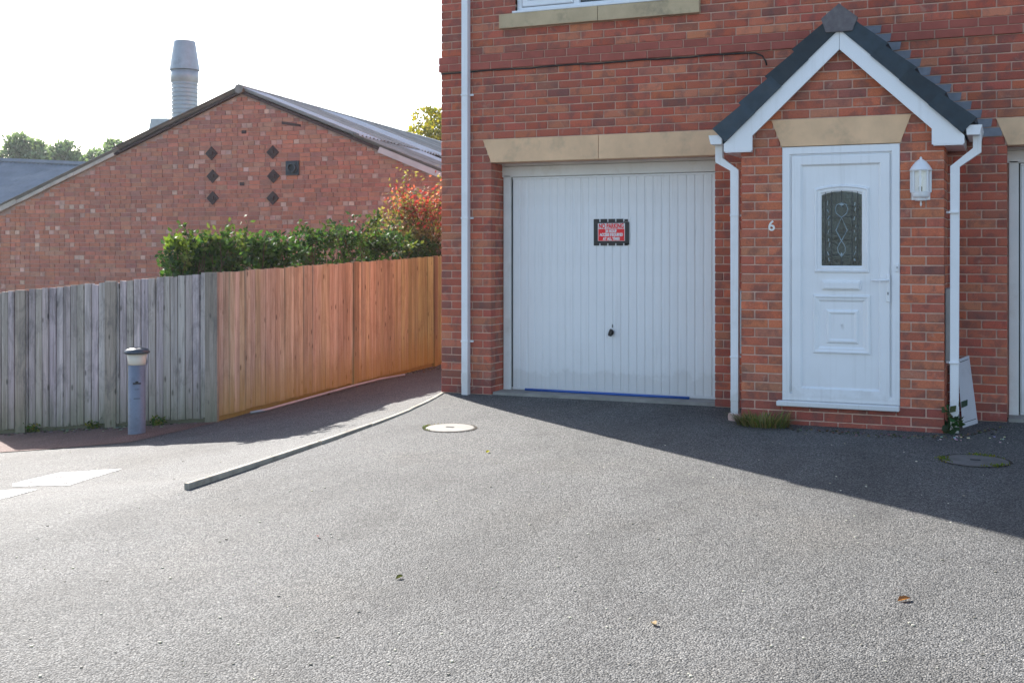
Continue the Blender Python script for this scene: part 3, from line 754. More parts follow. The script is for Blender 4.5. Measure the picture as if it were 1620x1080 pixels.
# lower moulded panel, letter plate, handle
a0, a1 = D(1286.5, 558), D(1377, 467)
MB().ring([(a0[0], a0[1]), (a1[0], a0[1]), (a1[0], a1[1]), (a0[0], a1[1])], [(0, 0), (.005, .015), (.016, .017), (.030, .010), (.040, .010), (.052, .003), (.058, -.0)], YD).build('moulding', 'upvc', leafd)
b0, b1 = D(1307, 543), D(1359, 490)
MB().ring([(b0[0], b0[1]), (b1[0], b0[1]), (b1[0], b1[1]), (b0[0], b1[1])], [(0, 0), (.012, .012), (.024, .014), (.040, .006), (.044, .006), (.060, .006), (.12, .006)], YD).build('raised_panel', 'upvc', leafd)
c0, c1 = D(1300.5, 458), D(1362, 444)
lp = MB().cbox((c0[0] + c1[0]) / 2, YD - .006, (c0[1] + c1[1]) / 2, (c1[0] - c0[0]) / 2, .012, (c1[1] - c0[1]) / 2, .003).build('letter_plate', 'upvc', leafd)
MB().cbox((c0[0] + c1[0]) / 2, YD - .022, (c0[1] + c1[1]) / 2 - .002, (c1[0] - c0[0]) / 2 - .012, .005, (c1[1] - c0[1]) / 2 - .012, .003).build('flap', 'upvc', lp)
h0 = D(1405.5, 452); hz1 = D(1405, 478)[1]; hz0 = D(1405, 434)[1]
hp = MB().cbox(h0[0], YD - .026, (hz0 + hz1) / 2, .014, .006, (hz0 - hz1) / 2, .005).build('door_handle', 'upvc', leafd)
lv = D(1380, 443)
MB().tube([(h0[0], YD - .03, lv[1]), (h0[0], YD - .062, lv[1]), (h0[0] - .02, YD - .068, lv[1]), (lv[0], YD - .066, lv[1] - .002)], .0085, 8).build('lever', 'upvc', hp, smooth=True)
MB().cbox(h0[0], YD - .033, D(1405, 464)[1], .0035, .002, .011, .001).build('keyhole', 'black', hp)
bell = on_y(1419.5, 424, PY - .01)
bo = MB().cbox(bell.x, PY - .010, bell.z, .012, .009, .030, .003); bo = bo.build('doorbell', 'pipe')
tag(bo, 'small white doorbell push on the front door frame above the lever handle', 'doorbell')
MB().lathe([(.006, 0), (.006, .004)], 0, 0, 10)
bb = MB().cbox(bell.x, PY - .0205, bell.z + .004, .006, .002, .008, .0015).build('push_button', 'greymetal', bo)
# conduits beside the porch
mt0 = on_y(1500, 455, -.35); mt1 = on_y(1500, 572, -.35)
MB().cbox(PX1 + .025, -.36, (mt0.z + mt1.z) / 2, .024, .11, (mt0.z - mt1.z) / 2, .004).build('meter_box', 'greymetal', house)
lz0, lz1 = on_y(1172, 560, PY).z, on_y(1172, 460, PY).z
MB().cbox(PX0 - .008, PY + .03, (lz0 + lz1) / 2, .0075, .010, (lz1 - lz0) / 2, .002).build('conduit', 'greymetal', house)

# ------------------------------------------------------------------ things on the house
# lantern: half octagon body against the porch wall
lx = on_y(1456, 290, PY - .06).x; LT = thing('wall_lantern', 'white half lantern fixed to the brick beside the front door', 'wall light', (lx, PY, on_y(1456, 325, PY - .06).z))
zz = lambda py: on_y(1456, py, PY - .06).z
A0, A1 = math.pi, 2 * math.pi
MB().lathe([(.082, zz(270)), (.086, zz(268)), (.068, zz(262)), (.045, zz(256)), (.022, zz(252)), (.010, zz(251)), (.010, zz(248.5)), (.003, zz(247))], lx, PY - .002, 12, A0, A1).build('lantern_roof', 'pipe', LT)
MB().lathe([(.004, zz(326)), (.009, zz(323)), (.006, zz(320)), (.008, zz(318)), (.044, zz(317)), (.048, zz(315)), (.046, zz(314)), (.064, zz(311)), (.070, zz(308)), (.072, zz(305)), (.074, zz(303))], lx, PY - .002, 12, A0, A1).build('lantern_base', 'pipe', LT)
MB().box(lx - .07, lx + .07, PY - .004, PY - .001, zz(316), zz(262)).build('back_plate', 'pipe', LT)
for i in range(5):
    a = A0 + (A1 - A0) * i / 4
    p0 = Vector((lx + .074 * math.cos(a), PY - .006 + .074 * math.sin(a) * .95, 0)); p1 = p0.copy()
    MB().tube([(p0.x, p0.y, zz(304)), (p0.x, p0.y, zz(269))], .0065, square=True).build('bar', 'pipe', LT)
mg, ng, bg_, og = nt('clear_glass'); tr_ = nd(ng, 'BsdfTransparent'); gs = nd(ng, 'BsdfGlossy', i_Roughness=.05); ms_ = nd(ng, 'MixShader', i_0=.12)
lk(ng, tr_.outputs[0], ms_.inputs[1]); lk(ng, gs.outputs[0], ms_.inputs[2]); lk(ng, ms_.outputs[0], og.inputs[0]); MT['clear'] = mg
for i in range(4):
    a, b = A0 + (A1 - A0) * i / 4, A0 + (A1 - A0) * (i + 1) / 4
    P_ = [(lx + .071 * math.cos(t), PY - .006 + .071 * math.sin(t) * .95) for t in (a, b)]
    q = MB(); q.add([(P_[0][0], P_[0][1], zz(304)), (P_[1][0], P_[1][1], zz(304)), (P_[1][0], P_[1][1], zz(269)), (P_[0][0], P_[0][1], zz(269))], [(0, 1, 2, 3)]); q.build('pane', 'clear', LT)
MB().lathe([(.012, zz(303)), (.014, zz(297)), (.013, zz(295))], lx, PY - .035, 12).build('lamp_holder', 'black', LT)
MB().lathe([(.010, zz(295)), (.018, zz(289)), (.021, zz(284)), (.016, zz(279)), (.004, zz(277))], lx, PY - .035, 12).build('bulb', 'signwhite', LT, smooth=True)
# house number
n6 = on_y(1220.5, 358, PY - .008)
six = text_mesh('house_number', '6', .118, 'brightmetal', (n6.x, PY - .005, n6.z), extrude=.004, sx=1.0, bold=.002)
tag(six, 'silver metal number 6 on the brick beside the front door', 'number')
# no parking sign
s0, s1 = on_y(938.5, 388.5, DP), on_y(994.5, 346, DP)
sg = thing('parking_sign', 'red and white no parking sign with black tape border on the garage door', 'sign', ((s0.x + s1.x) / 2, DP + .018, s0.z))
sw, sh = s1.x - s0.x, s1.z - s0.z
# black tape border with slits where it dips into the grooves of the door
tp = MB(); ys0 = DP + .0135
def sx_(t): return s0.x + sw * t
def sz_(t): return s0.z + sh * t
tp.box(sx_(.0), sx_(.12), ys0, ys0 + .004, sz_(.0), sz_(1)); tp.box(sx_(.885), sx_(1.0), ys0, ys0 + .004, sz_(.03), sz_(.88))
e_ = [.12, .165, .205, .385, .425, .60, .64, .82, .86, .97]
for lo, hi, dl_ in ((.0, .17, 0), (.84, 1.0, 0)):
    base = lo if lo > .5 else hi
    tp.box(sx_(.12), sx_(.885), ys0, ys0 + .004, sz_(.085) if lo < .5 else sz_(.84), sz_(.17) if lo < .5 else sz_(.89))
    prev = .12
    for i in range(4):
        c_ = .17 + .225 * i
        tp.box(sx_(prev), sx_(c_ - .012), ys0, ys0 + .004, sz_(.0) if lo < .5 else sz_(.89), sz_(.085) if lo < .5 else sz_(1.0)); prev = c_ + .024
    tp.box(sx_(prev), sx_(.965), ys0, ys0 + .004, sz_(.0) if lo < .5 else sz_(.89), sz_(.085) if lo < .5 else sz_(.985))
tp.build('tape_border', 'black', sg)
MB().box(sx_(.121), sx_(.884), ys0 - .0015, ys0 + .003, sz_(.171), sz_(.839)).build('face', 'signwhite', sg)
MB().box(sx_(.135), sx_(.870), ys0 - .003, ys0 - .0016, sz_(.18), sz_(.625)).build('red_field', 'signred', sg)
xm = (sx_(.121) + sx_(.884)) / 2
def line(body, z, size, mat, wmax, nm):
    t = text_mesh(nm, body, size, mat, (0, 0, 0), None, .0006, bold=.0022)
    xs = [v.co.x for v in t.data.vertices]; k = wmax / (max(xs) - min(xs)); mid = (max(xs) + min(xs)) / 2
    zs_ = [v.co.z for v in t.data.vertices]; mz = (max(zs_) + min(zs_)) / 2
    for v in t.data.vertices: v.co.x = (v.co.x - mid) * k; v.co.z -= mz
    put(t, sg, (xm, ys0 - .0042, z)); return t
line('NO PARKING', sz_(.735), .062, 'signred', sw * .70, 'lettering')
line('24 HOUR', sz_(.545), .038, 'signwhite', sw * .33, 'lettering')
line('ACCESS REQUIRED', sz_(.40), .038, 'signwhite', sw * .66, 'lettering')
line('AT ALL TIMES', sz_(.255), .038, 'signwhite', sw * .48, 'lettering')
# black cable along the underside of the string course
cb = MB(); pts = []
for i in range(30):
    x = .004 + 3.05 * i / 29; pts.append((x, -.012 + .002 * math.sin(i * 1.7), SZ0 - .010 - .004 * math.sin(i * .9) - .003 * (i % 3 == 0)))
pts += [(3.10, -.012, SZ0 - .016), (3.16, -.012, SZ0 - .045), (3.19, -.012, SZ0 - .09), (3.20, -.012, SZ0 - .13)]
cb.tube(pts, .0075, 6); tag(cb.build('cable', 'cable', smooth=True), 'thin black cable clipped under the smooth red brick band', 'cable')
# loose white board leaning in the corner
pb = [on_y(1515.5, 676, -.30), on_y(1546, 668, -.22), on_y(1533, 563, -.03), on_y(1513, 566, -.06)]
gzz = ground(4.85, -.3)
q = MB(); th_ = Vector((0, .014, .0))
P4 = [on_g(1523, 677) + Vector((0, 0, .002)), on_g(1547, 669.5) + Vector((0, 0, .002)), on_y(1533, 562, -.016), on_y(1514, 569, -.20)]
q.add([p for p in P4] + [p + th_ for p in P4], [(0, 1, 2, 3), (7, 6, 5, 4), (0, 4, 5, 1), (1, 5, 6, 2), (2, 6, 7, 3), (3, 7, 4, 0)])
lb = q.build('loose_panel', 'greyboard'); tag(lb, 'loose white panel leaning against the brick wall beside the downpipe', 'panel')
n_ = (P4[1] - P4[0]).cross(P4[3] - P4[0]).normalized()
if n_.y > 0: n_ = -n_
q = MB(); C_ = lambda u, v: (P4[0].lerp(P4[1], u)).lerp(P4[3].lerp(P4[2], u), v) + n_ * .0015
for u0, u1, v0, v1 in ((.12, .9, .065, .075), (.12, .9, .945, .955)):
    q.add([C_(u0, v0), C_(u1, v0), C_(u1, v1), C_(u0, v1)], [(0, 1, 2, 3)])
q.build('groove', 'seal', lb)

# ================================================================== manhole covers
def manhole(px, py, r, mat, label, moss):
    p = on_g(px, py); z = ground(p.x, p.y); sl = (ground(p.x, p.y + .1) - ground(p.x, p.y - .1)) / .2
    t = thing('manhole_cover', label, 'manhole cover', (p.x, p.y, z), 'manhole covers')
    mb = MB().lathe([(r, -.02), (r, .004), (r - .006, .007), (r * .35, .008), (.0, .008)], 0, 0, 40)
    mb.v = [(a + p.x, b + p.y, c + z + sl * b) for a, b, c in mb.v]; mb.build('lid', mat, t)
    mb = MB().cbox(p.x, p.y, z + .0095, .034, .012, .002, .001); mb.build('key_slot', 'dark', t)
    mb = MB(); n = 48; vs_ = []
    for i in range(n):
        a = 2 * math.pi * i / n
        for rr in (r + .003, r + .022 + .008 * math.sin(i * 3.1)):
            x, y = p.x + rr * math.cos(a), p.y + rr * math.sin(a); vs_.append((x, y, ground(x, y) + .005))
    mb.add(vs_, [(2 * i, 2 * i + 1, 2 * ((i + 1) % n) + 1, 2 * ((i + 1) % n)) for i in range(n)]); mb.build('joint', 'soil', t)
    return p, r
mp1 = manhole(712, 677, .20, 'conc', 'round pale sunlit manhole cover near the house corner', False)
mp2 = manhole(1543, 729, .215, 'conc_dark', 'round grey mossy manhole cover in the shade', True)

# ================================================================== vegetation helpers
def leaf_card(mb, p, d, n, L, Wd, col):
    s_ = d.cross(n).normalized(); mb.cur = col
    mb.add([p, p + d * L * .5 + s_ * Wd * .5 - n * L * .08, p + d * L, p + d * L * .5 - s_ * Wd * .5 - n * L * .08], [(0, 1, 2, 3)])
def rnd_dir(up=0):
    while True:
        v = Vector((R.uniform(-1, 1), R.uniform(-1, 1), R.uniform(-1, 1)))
        if .05 < v.length < 1: v.normalize(); v.z += up; return v.normalized()
def foliage(mb, blobs, count, L, Wd, cols, shell=.55, up=.15):
    tot = sum(b[3] * b[4] * b[5] for b in blobs)
    for (x, y, z, rx, ry, rz) in blobs:
        for _ in range(max(6, int(count * rx * ry * rz / tot))):
            d = rnd_dir(); rr = (shell + (1 - shell) * R.random() ** .7) * R.uniform(.75, 1.1)
            p = Vector((x + d.x * rx * rr, y + d.y * ry * rr, z + d.z * rz * rr))
            k = R.uniform(.6, 1.35); c = R.choice(cols); c = tuple(v * k for v in c)
            leaf_card(mb, p, (d + rnd_dir(up) * 1.1).normalized(), rnd_dir(.3), L * R.uniform(.6, 1.3), Wd * R.uniform(.6, 1.2), c)
def blobs_in(n, cx, cy, cz, rx, ry, rz, r0, r1):
    res = []
    for _ in range(n):
        d = rnd_dir(); k = R.random() ** .4; r = R.uniform(r0, r1)
        res.append((cx + d.x * rx * k, cy + d.y * ry * k, cz + d.z * rz * k, r, r, r * R.uniform(.6, .9)))
    return res
def limb(mb, a, b, r0, r1, n=5, wob=.08):
    a, b = Vector(a), Vector(b); pts = []
    for i in range(n + 1):
        t = i / n; p = a.lerp(b, t)
        if 0 < i < n: p += Vector((R.uniform(-1, 1), R.uniform(-1, 1), R.uniform(-.5, .5))) * wob * (b - a).length
        pts.append(p)
    mb.tube(pts, 1, 6, taper=[r0 + (r1 - r0) * i / n for i in range(n + 1)])

# ================================================================== FENCES
def fence(name, label, A, B, pitch, hgt, mat, posts, facing, tint, over=.115, group=None):
    A, B = Vector(A), Vector(B); L = (B - A).length; d = (B - A) / L; nrm = Vector((d.y, -d.x))
    if nrm.dot(facing) < 0: nrm = -nrm
    t = thing(name, label, 'fence', (A.x, A.y, ground(A.x, A.y)), group); n = int(L / pitch); ang = math.atan2(d.y, d.x)
    protos = []
    for v in range(4):
        mb = MB(); w = pitch / 2 - .0028 - R.uniform(0, .0012); h = hgt; t0, t1 = R.uniform(-.006, .006), R.uniform(-.006, .006); fw = w + .030
        sec = [(-w, -.018), (-w + .003, -.021), (w - .003, -.025), (w, -.022), (w, -.006), (fw, -.006), (fw, 0), (-w, 0)]
        zt = lambda x: h + t0 + (t1 - t0) * (x + w) / (2 * w); k = len(sec)
        mb.add([(x, y, 0) for x, y in sec] + [(x, y, zt(min(x, w))) for x, y in sec], [tuple(reversed(range(k))), tuple(range(k, 2 * k))] + [(i, (i + 1) % k, k + (i + 1) % k, k + i) for i in range(k)])
        me = bpy.data.meshes.new('board'); me.from_pydata(mb.v, [], mb.f); me.materials.append(MT[mat]); protos.append(me)
    flip = 1 if Vector((math.sin(ang), -math.cos(ang))).dot(facing) > 0 else -1
    for i in range(n):
        p = A + d * (i + .5) * pitch; z = ground(p.x, p.y)
        o = link('board', R.choice(protos), None, t, (p.x + nrm.x * R.uniform(0, .004), p.y + nrm.y * R.uniform(0, .004), z + .05 + R.uniform(-.007, .007)))
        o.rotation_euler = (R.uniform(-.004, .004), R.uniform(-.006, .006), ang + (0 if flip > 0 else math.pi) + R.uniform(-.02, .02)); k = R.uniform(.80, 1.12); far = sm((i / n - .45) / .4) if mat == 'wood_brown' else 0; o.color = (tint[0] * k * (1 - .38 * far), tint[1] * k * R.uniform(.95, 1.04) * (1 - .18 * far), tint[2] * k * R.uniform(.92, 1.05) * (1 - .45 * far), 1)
    for s_, wd, dk in posts:
        p = A + d * s_ + nrm * .022; z = ground(p.x, p.y)
        mb = MB().cbox(0, 0, hgt / 2 + .0, wd / 2, .024, hgt / 2 + .06, .004); o = mb.build('post', mat, t)
        put(o, t, (p.x, p.y, z)); o.rotation_euler = (0, 0, ang); o.color = (dk * tint[0] * 1.03, dk * tint[1] * 1.0, dk * tint[2] * .88, 1)
    for zr in (.30, .80, 1.28):
        mb = MB(); q = -nrm * .045; pts = [A.lerp(B, i / 8) + q for i in range(9)]
        mb.tube([(p.x, p.y, ground(p.x, p.y) + zr) for p in pts], .032, square=True, up=Vector((0, 0, 1))); o = mb.build('rail', mat, t); o.color = (.8, .8, .8, 1)
    mb = MB(); pts = [A.lerp(B, i / 10) + nrm * .004 for i in range(11)]; vs_ = []
    for p in pts:
        z = ground(p.x, p.y); a = p - nrm * .03
        vs_ += [(p.x, p.y, z - .03), (p.x, p.y, z + .062), (a.x, a.y, z + .062), (a.x, a.y, z - .03)]
    mb.add(vs_, [(4 * i + j, 4 * i + (j + 1) % 4, 4 * i + 4 + (j + 1) % 4, 4 * i + 4 + j) for i in range(10) for j in range(4)]); o = mb.build('gravel_board', mat, t); o.color = (.3, .28, .25, 1)
    return t
FC = Vector((-2.33, -.56)); FL = Vector((-4.98, -.96)); FR = Vector((-2.17, 5.0))
FHT = 1.47
def fence_s(px, A, B):
    r = ray(px, 400); d = (B - A).normalized(); den = r.x * d.y - r.y * d.x
    w = Vector((A.x - CAM.x, A.y - CAM.y)); t = (w.x * d.y - w.y * d.x) / den; p = Vector((CAM.x, CAM.y)) + Vector((r.x, r.y)) * t
    return (p - A).dot(d), t
fence('timber_fence', 'weathered silver grey board fence behind the bollard light', FL, FC, .085, FHT, 'wood_grey', [((FC - FL).length + .005, .14, .62), (fence_s(178, FL, FC)[0], .13, .72), (fence_s(36, FL, FC)[0], .12, .75)], Vector((0, -1)), (1.12, 1.0, .95))
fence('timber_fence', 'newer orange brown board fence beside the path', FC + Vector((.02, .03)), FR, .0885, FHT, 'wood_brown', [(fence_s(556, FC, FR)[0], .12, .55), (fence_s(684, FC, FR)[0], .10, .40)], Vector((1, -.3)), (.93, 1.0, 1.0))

# bollard light
bp = on_g(216.5, 686); bz = ground(bp.x, bp.y); bk = 137 / pscale(bp.x, bp.y) / .956
bl = thing('bollard_light', 'grey bollard light with cream lens and dark round cap', 'bollard light', (bp.x, bp.y, bz))
def bl_lathe(prof): return MB().lathe([(r_ * bk, bz + z * bk) for r_, z in prof], bp.x, bp.y, 32)
bl_lathe([(.094, -.05), (.094, .02), (.091, .76)]).build('post', 'bollard', bl, smooth=True)
bl_lathe([(.090, .761), (.096, .78), (.108, .885)]).build('lens', 'opal', bl, smooth=True)
bl_lathe([(.128, .886), (.140, .896), (.140, .908), (.118, .935), (.06, .952), (.0, .956)]).build('cap', 'bollcap', bl, smooth=True)
tc_ = Vector((CAM.x - bp.x, CAM.y - bp.y)).normalized(); ba = Matrix.Rotation(math.atan2(tc_.y, tc_.x) + math.pi / 2, 3, 'Z')
def bmark(dx, z, hx, hz, mat):
    o_ = Vector((tc_.x, tc_.y, 0)) * .0905 * bk + Vector((-tc_.y, tc_.x, 0)) * dx * bk
    return MB().cbox(bp.x + o_.x, bp.y + o_.y, bz + z * bk, hx * bk, .004, hz * bk, .0015, ba)
bmark(0, .565, .042, .008, 0).cbox(bp.x + tc_.x * .0905 * bk, bp.y + tc_.y * .0905 * bk, bz + .578 * bk, .014, .005, .010, .002, ba).build('mark', 'black', bl)
bmark(0, .40, .034, .004, 0).build('mark', 'bollcap', bl); bmark(.0, .50, .024, .0025, 0).build('mark', 'bollcap', bl)

# grey conduit lying along the foot of the brown fence
cp = [on_g(*p) for p in ((396, 655), (420, 651), (470, 637), (520, 623), (560, 612), (600, 602), (640, 595))]
q = MB().tube([(p.x, p.y, ground(p.x, p.y) + .017) for p in cp], .016, 8)
tag(q.build('plastic_pipe', 'greymetal', smooth=True), 'thin pale grey pipe lying along the foot of the brown fence', 'pipe')

# ================================================================== THE OLD WORKSHOP (shed) BEYOND THE FENCE
SHA = AL - math.radians(15.6); SHO = at_depth(810, 400, 19.4)
shed = thing('workshop', 'old red brick workshop with low pitched gable and diamond wall plates', 'workshop', (SHO.x, SHO.y, 0), rotz=SHA)
scs, sss = math.cos(SHA), math.sin(SHA)
def sh(px, py, off=0.0):
    """pixel on the gable plane -> workshop's own x,z"""
    r = ray(px, py); nrm = Vector((-sss, scs, 0)); t = (Vector((SHO.x, SHO.y, 0)) + nrm * off - CAM).dot(nrm) / r.dot(nrm); p = CAM + r * t
    q = p - Vector((SHO.x, SHO.y, 0)); return (q.x * scs + q.y * sss, p.z)
AP = sh(383, 147); LE = sh(0, 336); RE = sh(698, 277)
sl_l = (AP[1] - LE[1]) / (AP[0] - LE[0]); sl_r = (AP[1] - RE[1]) / (RE[0] - AP[0])
XL = LE[0] - 2.2; XR = RE[0] + 2.6; ZB = -1.1
zl = lambda x: AP[1] - sl_l * (AP[0] - x) if x < AP[0] else AP[1] - sl_r * (x - AP[0])
mb = MB().prism([(XL, ZB), (XR, ZB), (XR, zl(XR)), (AP[0], AP[1]), (XL, zl(XL))], .010, .25)
mb.box(XL, XL + .25, .252, 16, ZB, zl(XL) - .05); mb.box(XR - .25, XR, .252, 16, ZB, zl(XR) - .05); mb.box(XL, XR, 15.8, 16.05, ZB, zl(XL))
mb.build('gable_wall', 'mortar_old', shed)
OLD = [(.48, .205, .14), (.45, .19, .135), (.50, .225, .15), (.41, .18, .13), (.51, .21, .14), (.47, .245, .175), (.39, .185, .145)]
PALE = [(.62, .42, .34), (.56, .34, .27), (.52, .33, .27)]
ob = MB(); k = 0; zc = ZB; ch = .0785
while zc < AP[1] - .05:
    fl_ = k % 2; x = XL - (.06 if fl_ else .17); hd = (k // 1) % 3 == 0
    while x < XR:
        header = R.random() < (.7 if hd else .25); w = .108 if header else .218
        a, b = max(x, XL), min(x + w - .010, XR); zt_ = zc + ch - .010
        x += w
        lim = min(zl(a), zl(b)) - .03
        if zt_ > lim + .06 or b - a < .03: continue
        zt2 = min(zt_, max(lim, zc + .02))
        pal = R.random() < (.26 if header else .006)
        xx = (a + b) / 2; rust = max(0, min(1, (AP[0] - 2.2 - xx) / 2.5)) * .12
        c = jit(R.choice(PALE if pal else OLD), .10); c = (c[0] * (1 + rust), c[1] * (1 + rust * .6), c[2])
        ob.cur = c; ob.box(a, b, R.uniform(-.004, .003), .06, zc, zt2)
    zc += ch; k += 1
stuff(ob.build('brickwork', 'brick_old', shed, col=True))
# diamond wall plates, vent and other marks
for px, py in ((335, 243), (337, 279), (337, 313.5), (432, 241), (433, 279), (432, 313.5)):
    x, z = sh(px, py); r_ = .122
    rp = MB(); a = [(x - r_, z), (x, z - r_), (x + r_, z), (x, z + r_)]
    rp.prism(a, -.022, -.004); rp.prism([(x - .03, z - .03), (x + .03, z - .03), (x + .03, z + .03), (x - .03, z + .03)], -.05, -.023)
    rp.build('wall_plate', 'iron', shed)
x, z = sh(463.5, 266); w_ = .125
vt = MB().box(x - w_, x + w_, -.035, -.004, z - w_, z + w_).build('vent', 'vent', shed)
mbv = MB().lathe([(.085, 0), (.085, .05), (.06, .052), (.055, .01)], 0, 0, 20, caps=False); mbv.v = [(a + x, -.036 - c, b + z) for a, b, c in mbv.v]; mbv.build('vent_duct', 'bollcap', vt)
x0, z0 = sh(446, 194); x1, z1 = sh(476, 197); MB().prism([(x0, z0 - .03), (x1, z1 - .04), (x1, z1), (x0, z0 + .02)], -.012, -.003).build('iron_strap', 'iron', shed)
for px, py in ((386, 209), (383, 291)):
    x, z = sh(px, py); MB().cbox(x, -.004, z, .045, .004, .03, .003).build('patch_brick', 'iron', shed)
# roof: corrugated sheets both ways
def sheet_mesh(length, width, waves, amp, thick=.012):
    mb = MB(); n = waves * 6; vs_ = []
    for i in range(n + 1):
        y = width * i / n; h = amp * math.cos(2 * math.pi * waves * i / n)
        vs_ += [(0, y, h), (length, y, h), (0, y, h - thick), (length, y, h - thick)]
    fs = []
    for i in range(n):
        a = 4 * i; b = a + 4
        fs += [(a, a + 1, b + 1, b), (a + 2, b + 2, b + 3, a + 3), (a, b, b + 2, a + 2), (a + 1, a + 3, b + 3, b + 1)]
    fs += [(0, 2, 3, 1), (4 * n, 4 * n + 1, 4 * n + 3, 4 * n + 2)]
    mb.add(vs_, fs); me = bpy.data.meshes.new('roof_sheet'); me.from_pydata(mb.v, [], mb.f); return me
for side, slp, xe in ((1, sl_r, XR + .15), (-1, sl_l, XL - .15)):
    th = math.atan(slp); run = (xe - AP[0]) * side / math.cos(th); rows = 3; ln = run / rows; sm_ = sheet_mesh(ln + .12, 1.02, 6, .028)
    for mname in ('asbestos', 'asbestos_pale'):
        me = sm_.copy(); me.materials.append(MT[mname])
        for c_ in range(16):
            for r_ in range(rows):
                pale = (R.random() < .12 or (side > 0 and (c_, r_) in ((0, 0), (3, 0), (4, 0), (2, 1), (2, 2), (6, 1), (9, 2), (10, 1))))
                if pale != (mname == 'asbestos_pale'): continue
                s0_ = r_ * ln; o = link('roof_sheet', me, None, shed)
                o.location = (AP[0] + side * s0_ * math.cos(th), -.10 + c_ * 1.005 if side > 0 else -.10 + c_ * 1.005 + 1.02, AP[1] - s0_ * math.sin(th) + .075 - .014 * r_ + .012)
                o.rotation_euler = (R.uniform(-.004, .004), th - .008, 0) if side > 0 else (0, th - .008, math.pi)
MB().tube([(AP[0], -.13, AP[1] + .055), (AP[0], 16.1, AP[1] + .055)], .085, 8).build('ridge_cap', 'asbestos', shed)
# verge trims along the gable
def verge(pa, pb, w, mat, nm, lift=.0, y0=-.07, y1=.03):
    d = Vector((pb[0] - pa[0], pb[1] - pa[1])).normalized(); n = Vector((-d.y, d.x)); n = n if n.y > 0 else -n
    pts = [(pa[0] + n.x * lift, pa[1] + n.y * lift), (pb[0] + n.x * lift, pb[1] + n.y * lift), (pb[0] + n.x * (lift + w), pb[1] + n.y * (lift + w)), (pa[0] + n.x * (lift + w), pa[1] + n.y * (lift + w))]
    if pb[0] < pa[0]: pts = [pts[1], pts[0], pts[3], pts[2]]
    MB().prism(pts, y0, y1).build(nm, mat, shed)
def onl(px): x, z = sh(px, 300); return (x, zl(x)) 
verge(onl(184), onl(382), .035, 'iron', 'verge_trim', -.01)
va = onl(-60)
ks = [va, onl(30), onl(72), onl(120), onl(184)]
for a, b in zip(ks, ks[1:]): verge((a[0] + .01, a[1] + .004), b, .075 + R.uniform(-.015, .02), 'vergepale', 'verge_mortar', -.015 + R.uniform(-.01, .01))
verge(onl(384), onl(601), .05, 'iron', 'verge_trim', -.015); verge(onl(602), onl(720), .10, 'whiteboard', 'verge_board', -.05, -.09)
# extraction flue on the left slope
Zf = 23.0; fp = at_depth(292, 190, Zf); q0 = fp - Vector((SHO.x, SHO.y, 0)); fx, fy = q0.x * scs + q0.y * sss, -q0.x * sss + q0.y * scs
hpx = lambda py: at_depth(292, py, Zf).z
flue = thing('extraction_flue', 'tall grey metal flue with conical cowl on the workshop roof', 'flue', (fp.x, fp.y, hpx(200)), rotz=0.0)
flue.location = (fp.x, fp.y, 0)
rp = Zf / F
MB().lathe([(19.5 * rp, hpx(235)), (20 * rp, hpx(131))], 0, 0, 28, caps=False).build('duct', 'galv', flue, smooth=True)
for k in range(9):
    z = hpx(187 - 6.5 * k); MB().lathe([(20 * rp, z - .012), (21.2 * rp, z), (20 * rp, z + .012)], 0, 0, 28, caps=False).build('duct_seam', 'galv', flue)
MB().lathe([(21 * rp, hpx(130.8)), (21.5 * rp, hpx(112))], 0, 0, 28).build('collar', 'galv', flue, smooth=True)
MB().lathe([(23.5 * rp, hpx(111.5)), (16.5 * rp, hpx(66)), (15.5 * rp, hpx(66)), (15 * rp, hpx(75))], 0, 0, 28).build('cowl', 'galv', flue)
f2 = at_depth(252, 205, 23.6); r2 = 23.6 / F
q = MB(); wv = [(-14, 230), (20, 230), (20, 190), (-6, 190)]
q.prism([(a * r2, at_depth(252, b, 23.6).z) for a, b in wv], -.3, .3); o = q.build('roof_cowl', 'galv'); o.location = (f2.x, f2.y, 0); o.rotation_euler = (0, 0, AL)
tag(o, 'short angled metal duct on the workshop roof beside the flue', 'duct')
# second building behind, only its grey roof shows
fa = thing('far_shed', 'long low shed with a grey ribbed roof behind the workshop', 'shed', (at_depth(40, 300, 36).x, at_depth(40, 300, 36).y, -1.5), rotz=0.0)
ZF2 = 36.0; p0 = at_depth(-260, 244, ZF2 + 2); p1 = at_depth(148, 263, ZF2 - 1.5); p2 = at_depth(330, 271, ZF2 - 3)
fa.location = (0, 0, 0); rd = (p2 - p0).normalized(); down = Vector((rd.y, -rd.x, 0)); down = down if down.dot(CAM - p1) > 0 else -down
vs_ = []; Lr = (p2 - p0).length; nn = int(Lr / .17) * 2
for i in range(nn + 1):
    b = p0 + rd * Lr * i / nn; hh = .03 * (1 if i % 2 else -1)
    e = b + down * 6.5 + Vector((0, 0, -2.35)); vs_ += [b + Vector((0, 0, hh)), e + Vector((0, 0, hh))]
mb = MB(); mb.add(vs_, [(2 * i, 2 * i + 1, 2 * i + 3, 2 * i + 2) for i in range(nn)]); mb.build('roof', 'slatefar', fa)
mb = MB(); vs_ = []
for b in (p0, p2):
    e = b + down * 6.5 + Vector((0, 0, -2.35)); f_ = b - down * 6.5 + Vector((0, 0, -2.35)); vs_ += [b - Vector((0, 0, .05)), f_, f_ - Vector((0, 0, 4)), e - Vector((0, 0, 4)), e - Vector((0, 0, .05))]
mb.add(vs_, [(0, 1, 2, 3, 4), (9, 8, 7, 6, 5), (1, 0, 5, 6), (3, 8, 9, 4), (1, 6, 7, 2)]); mb.build('wall', 'mortar_old', fa)
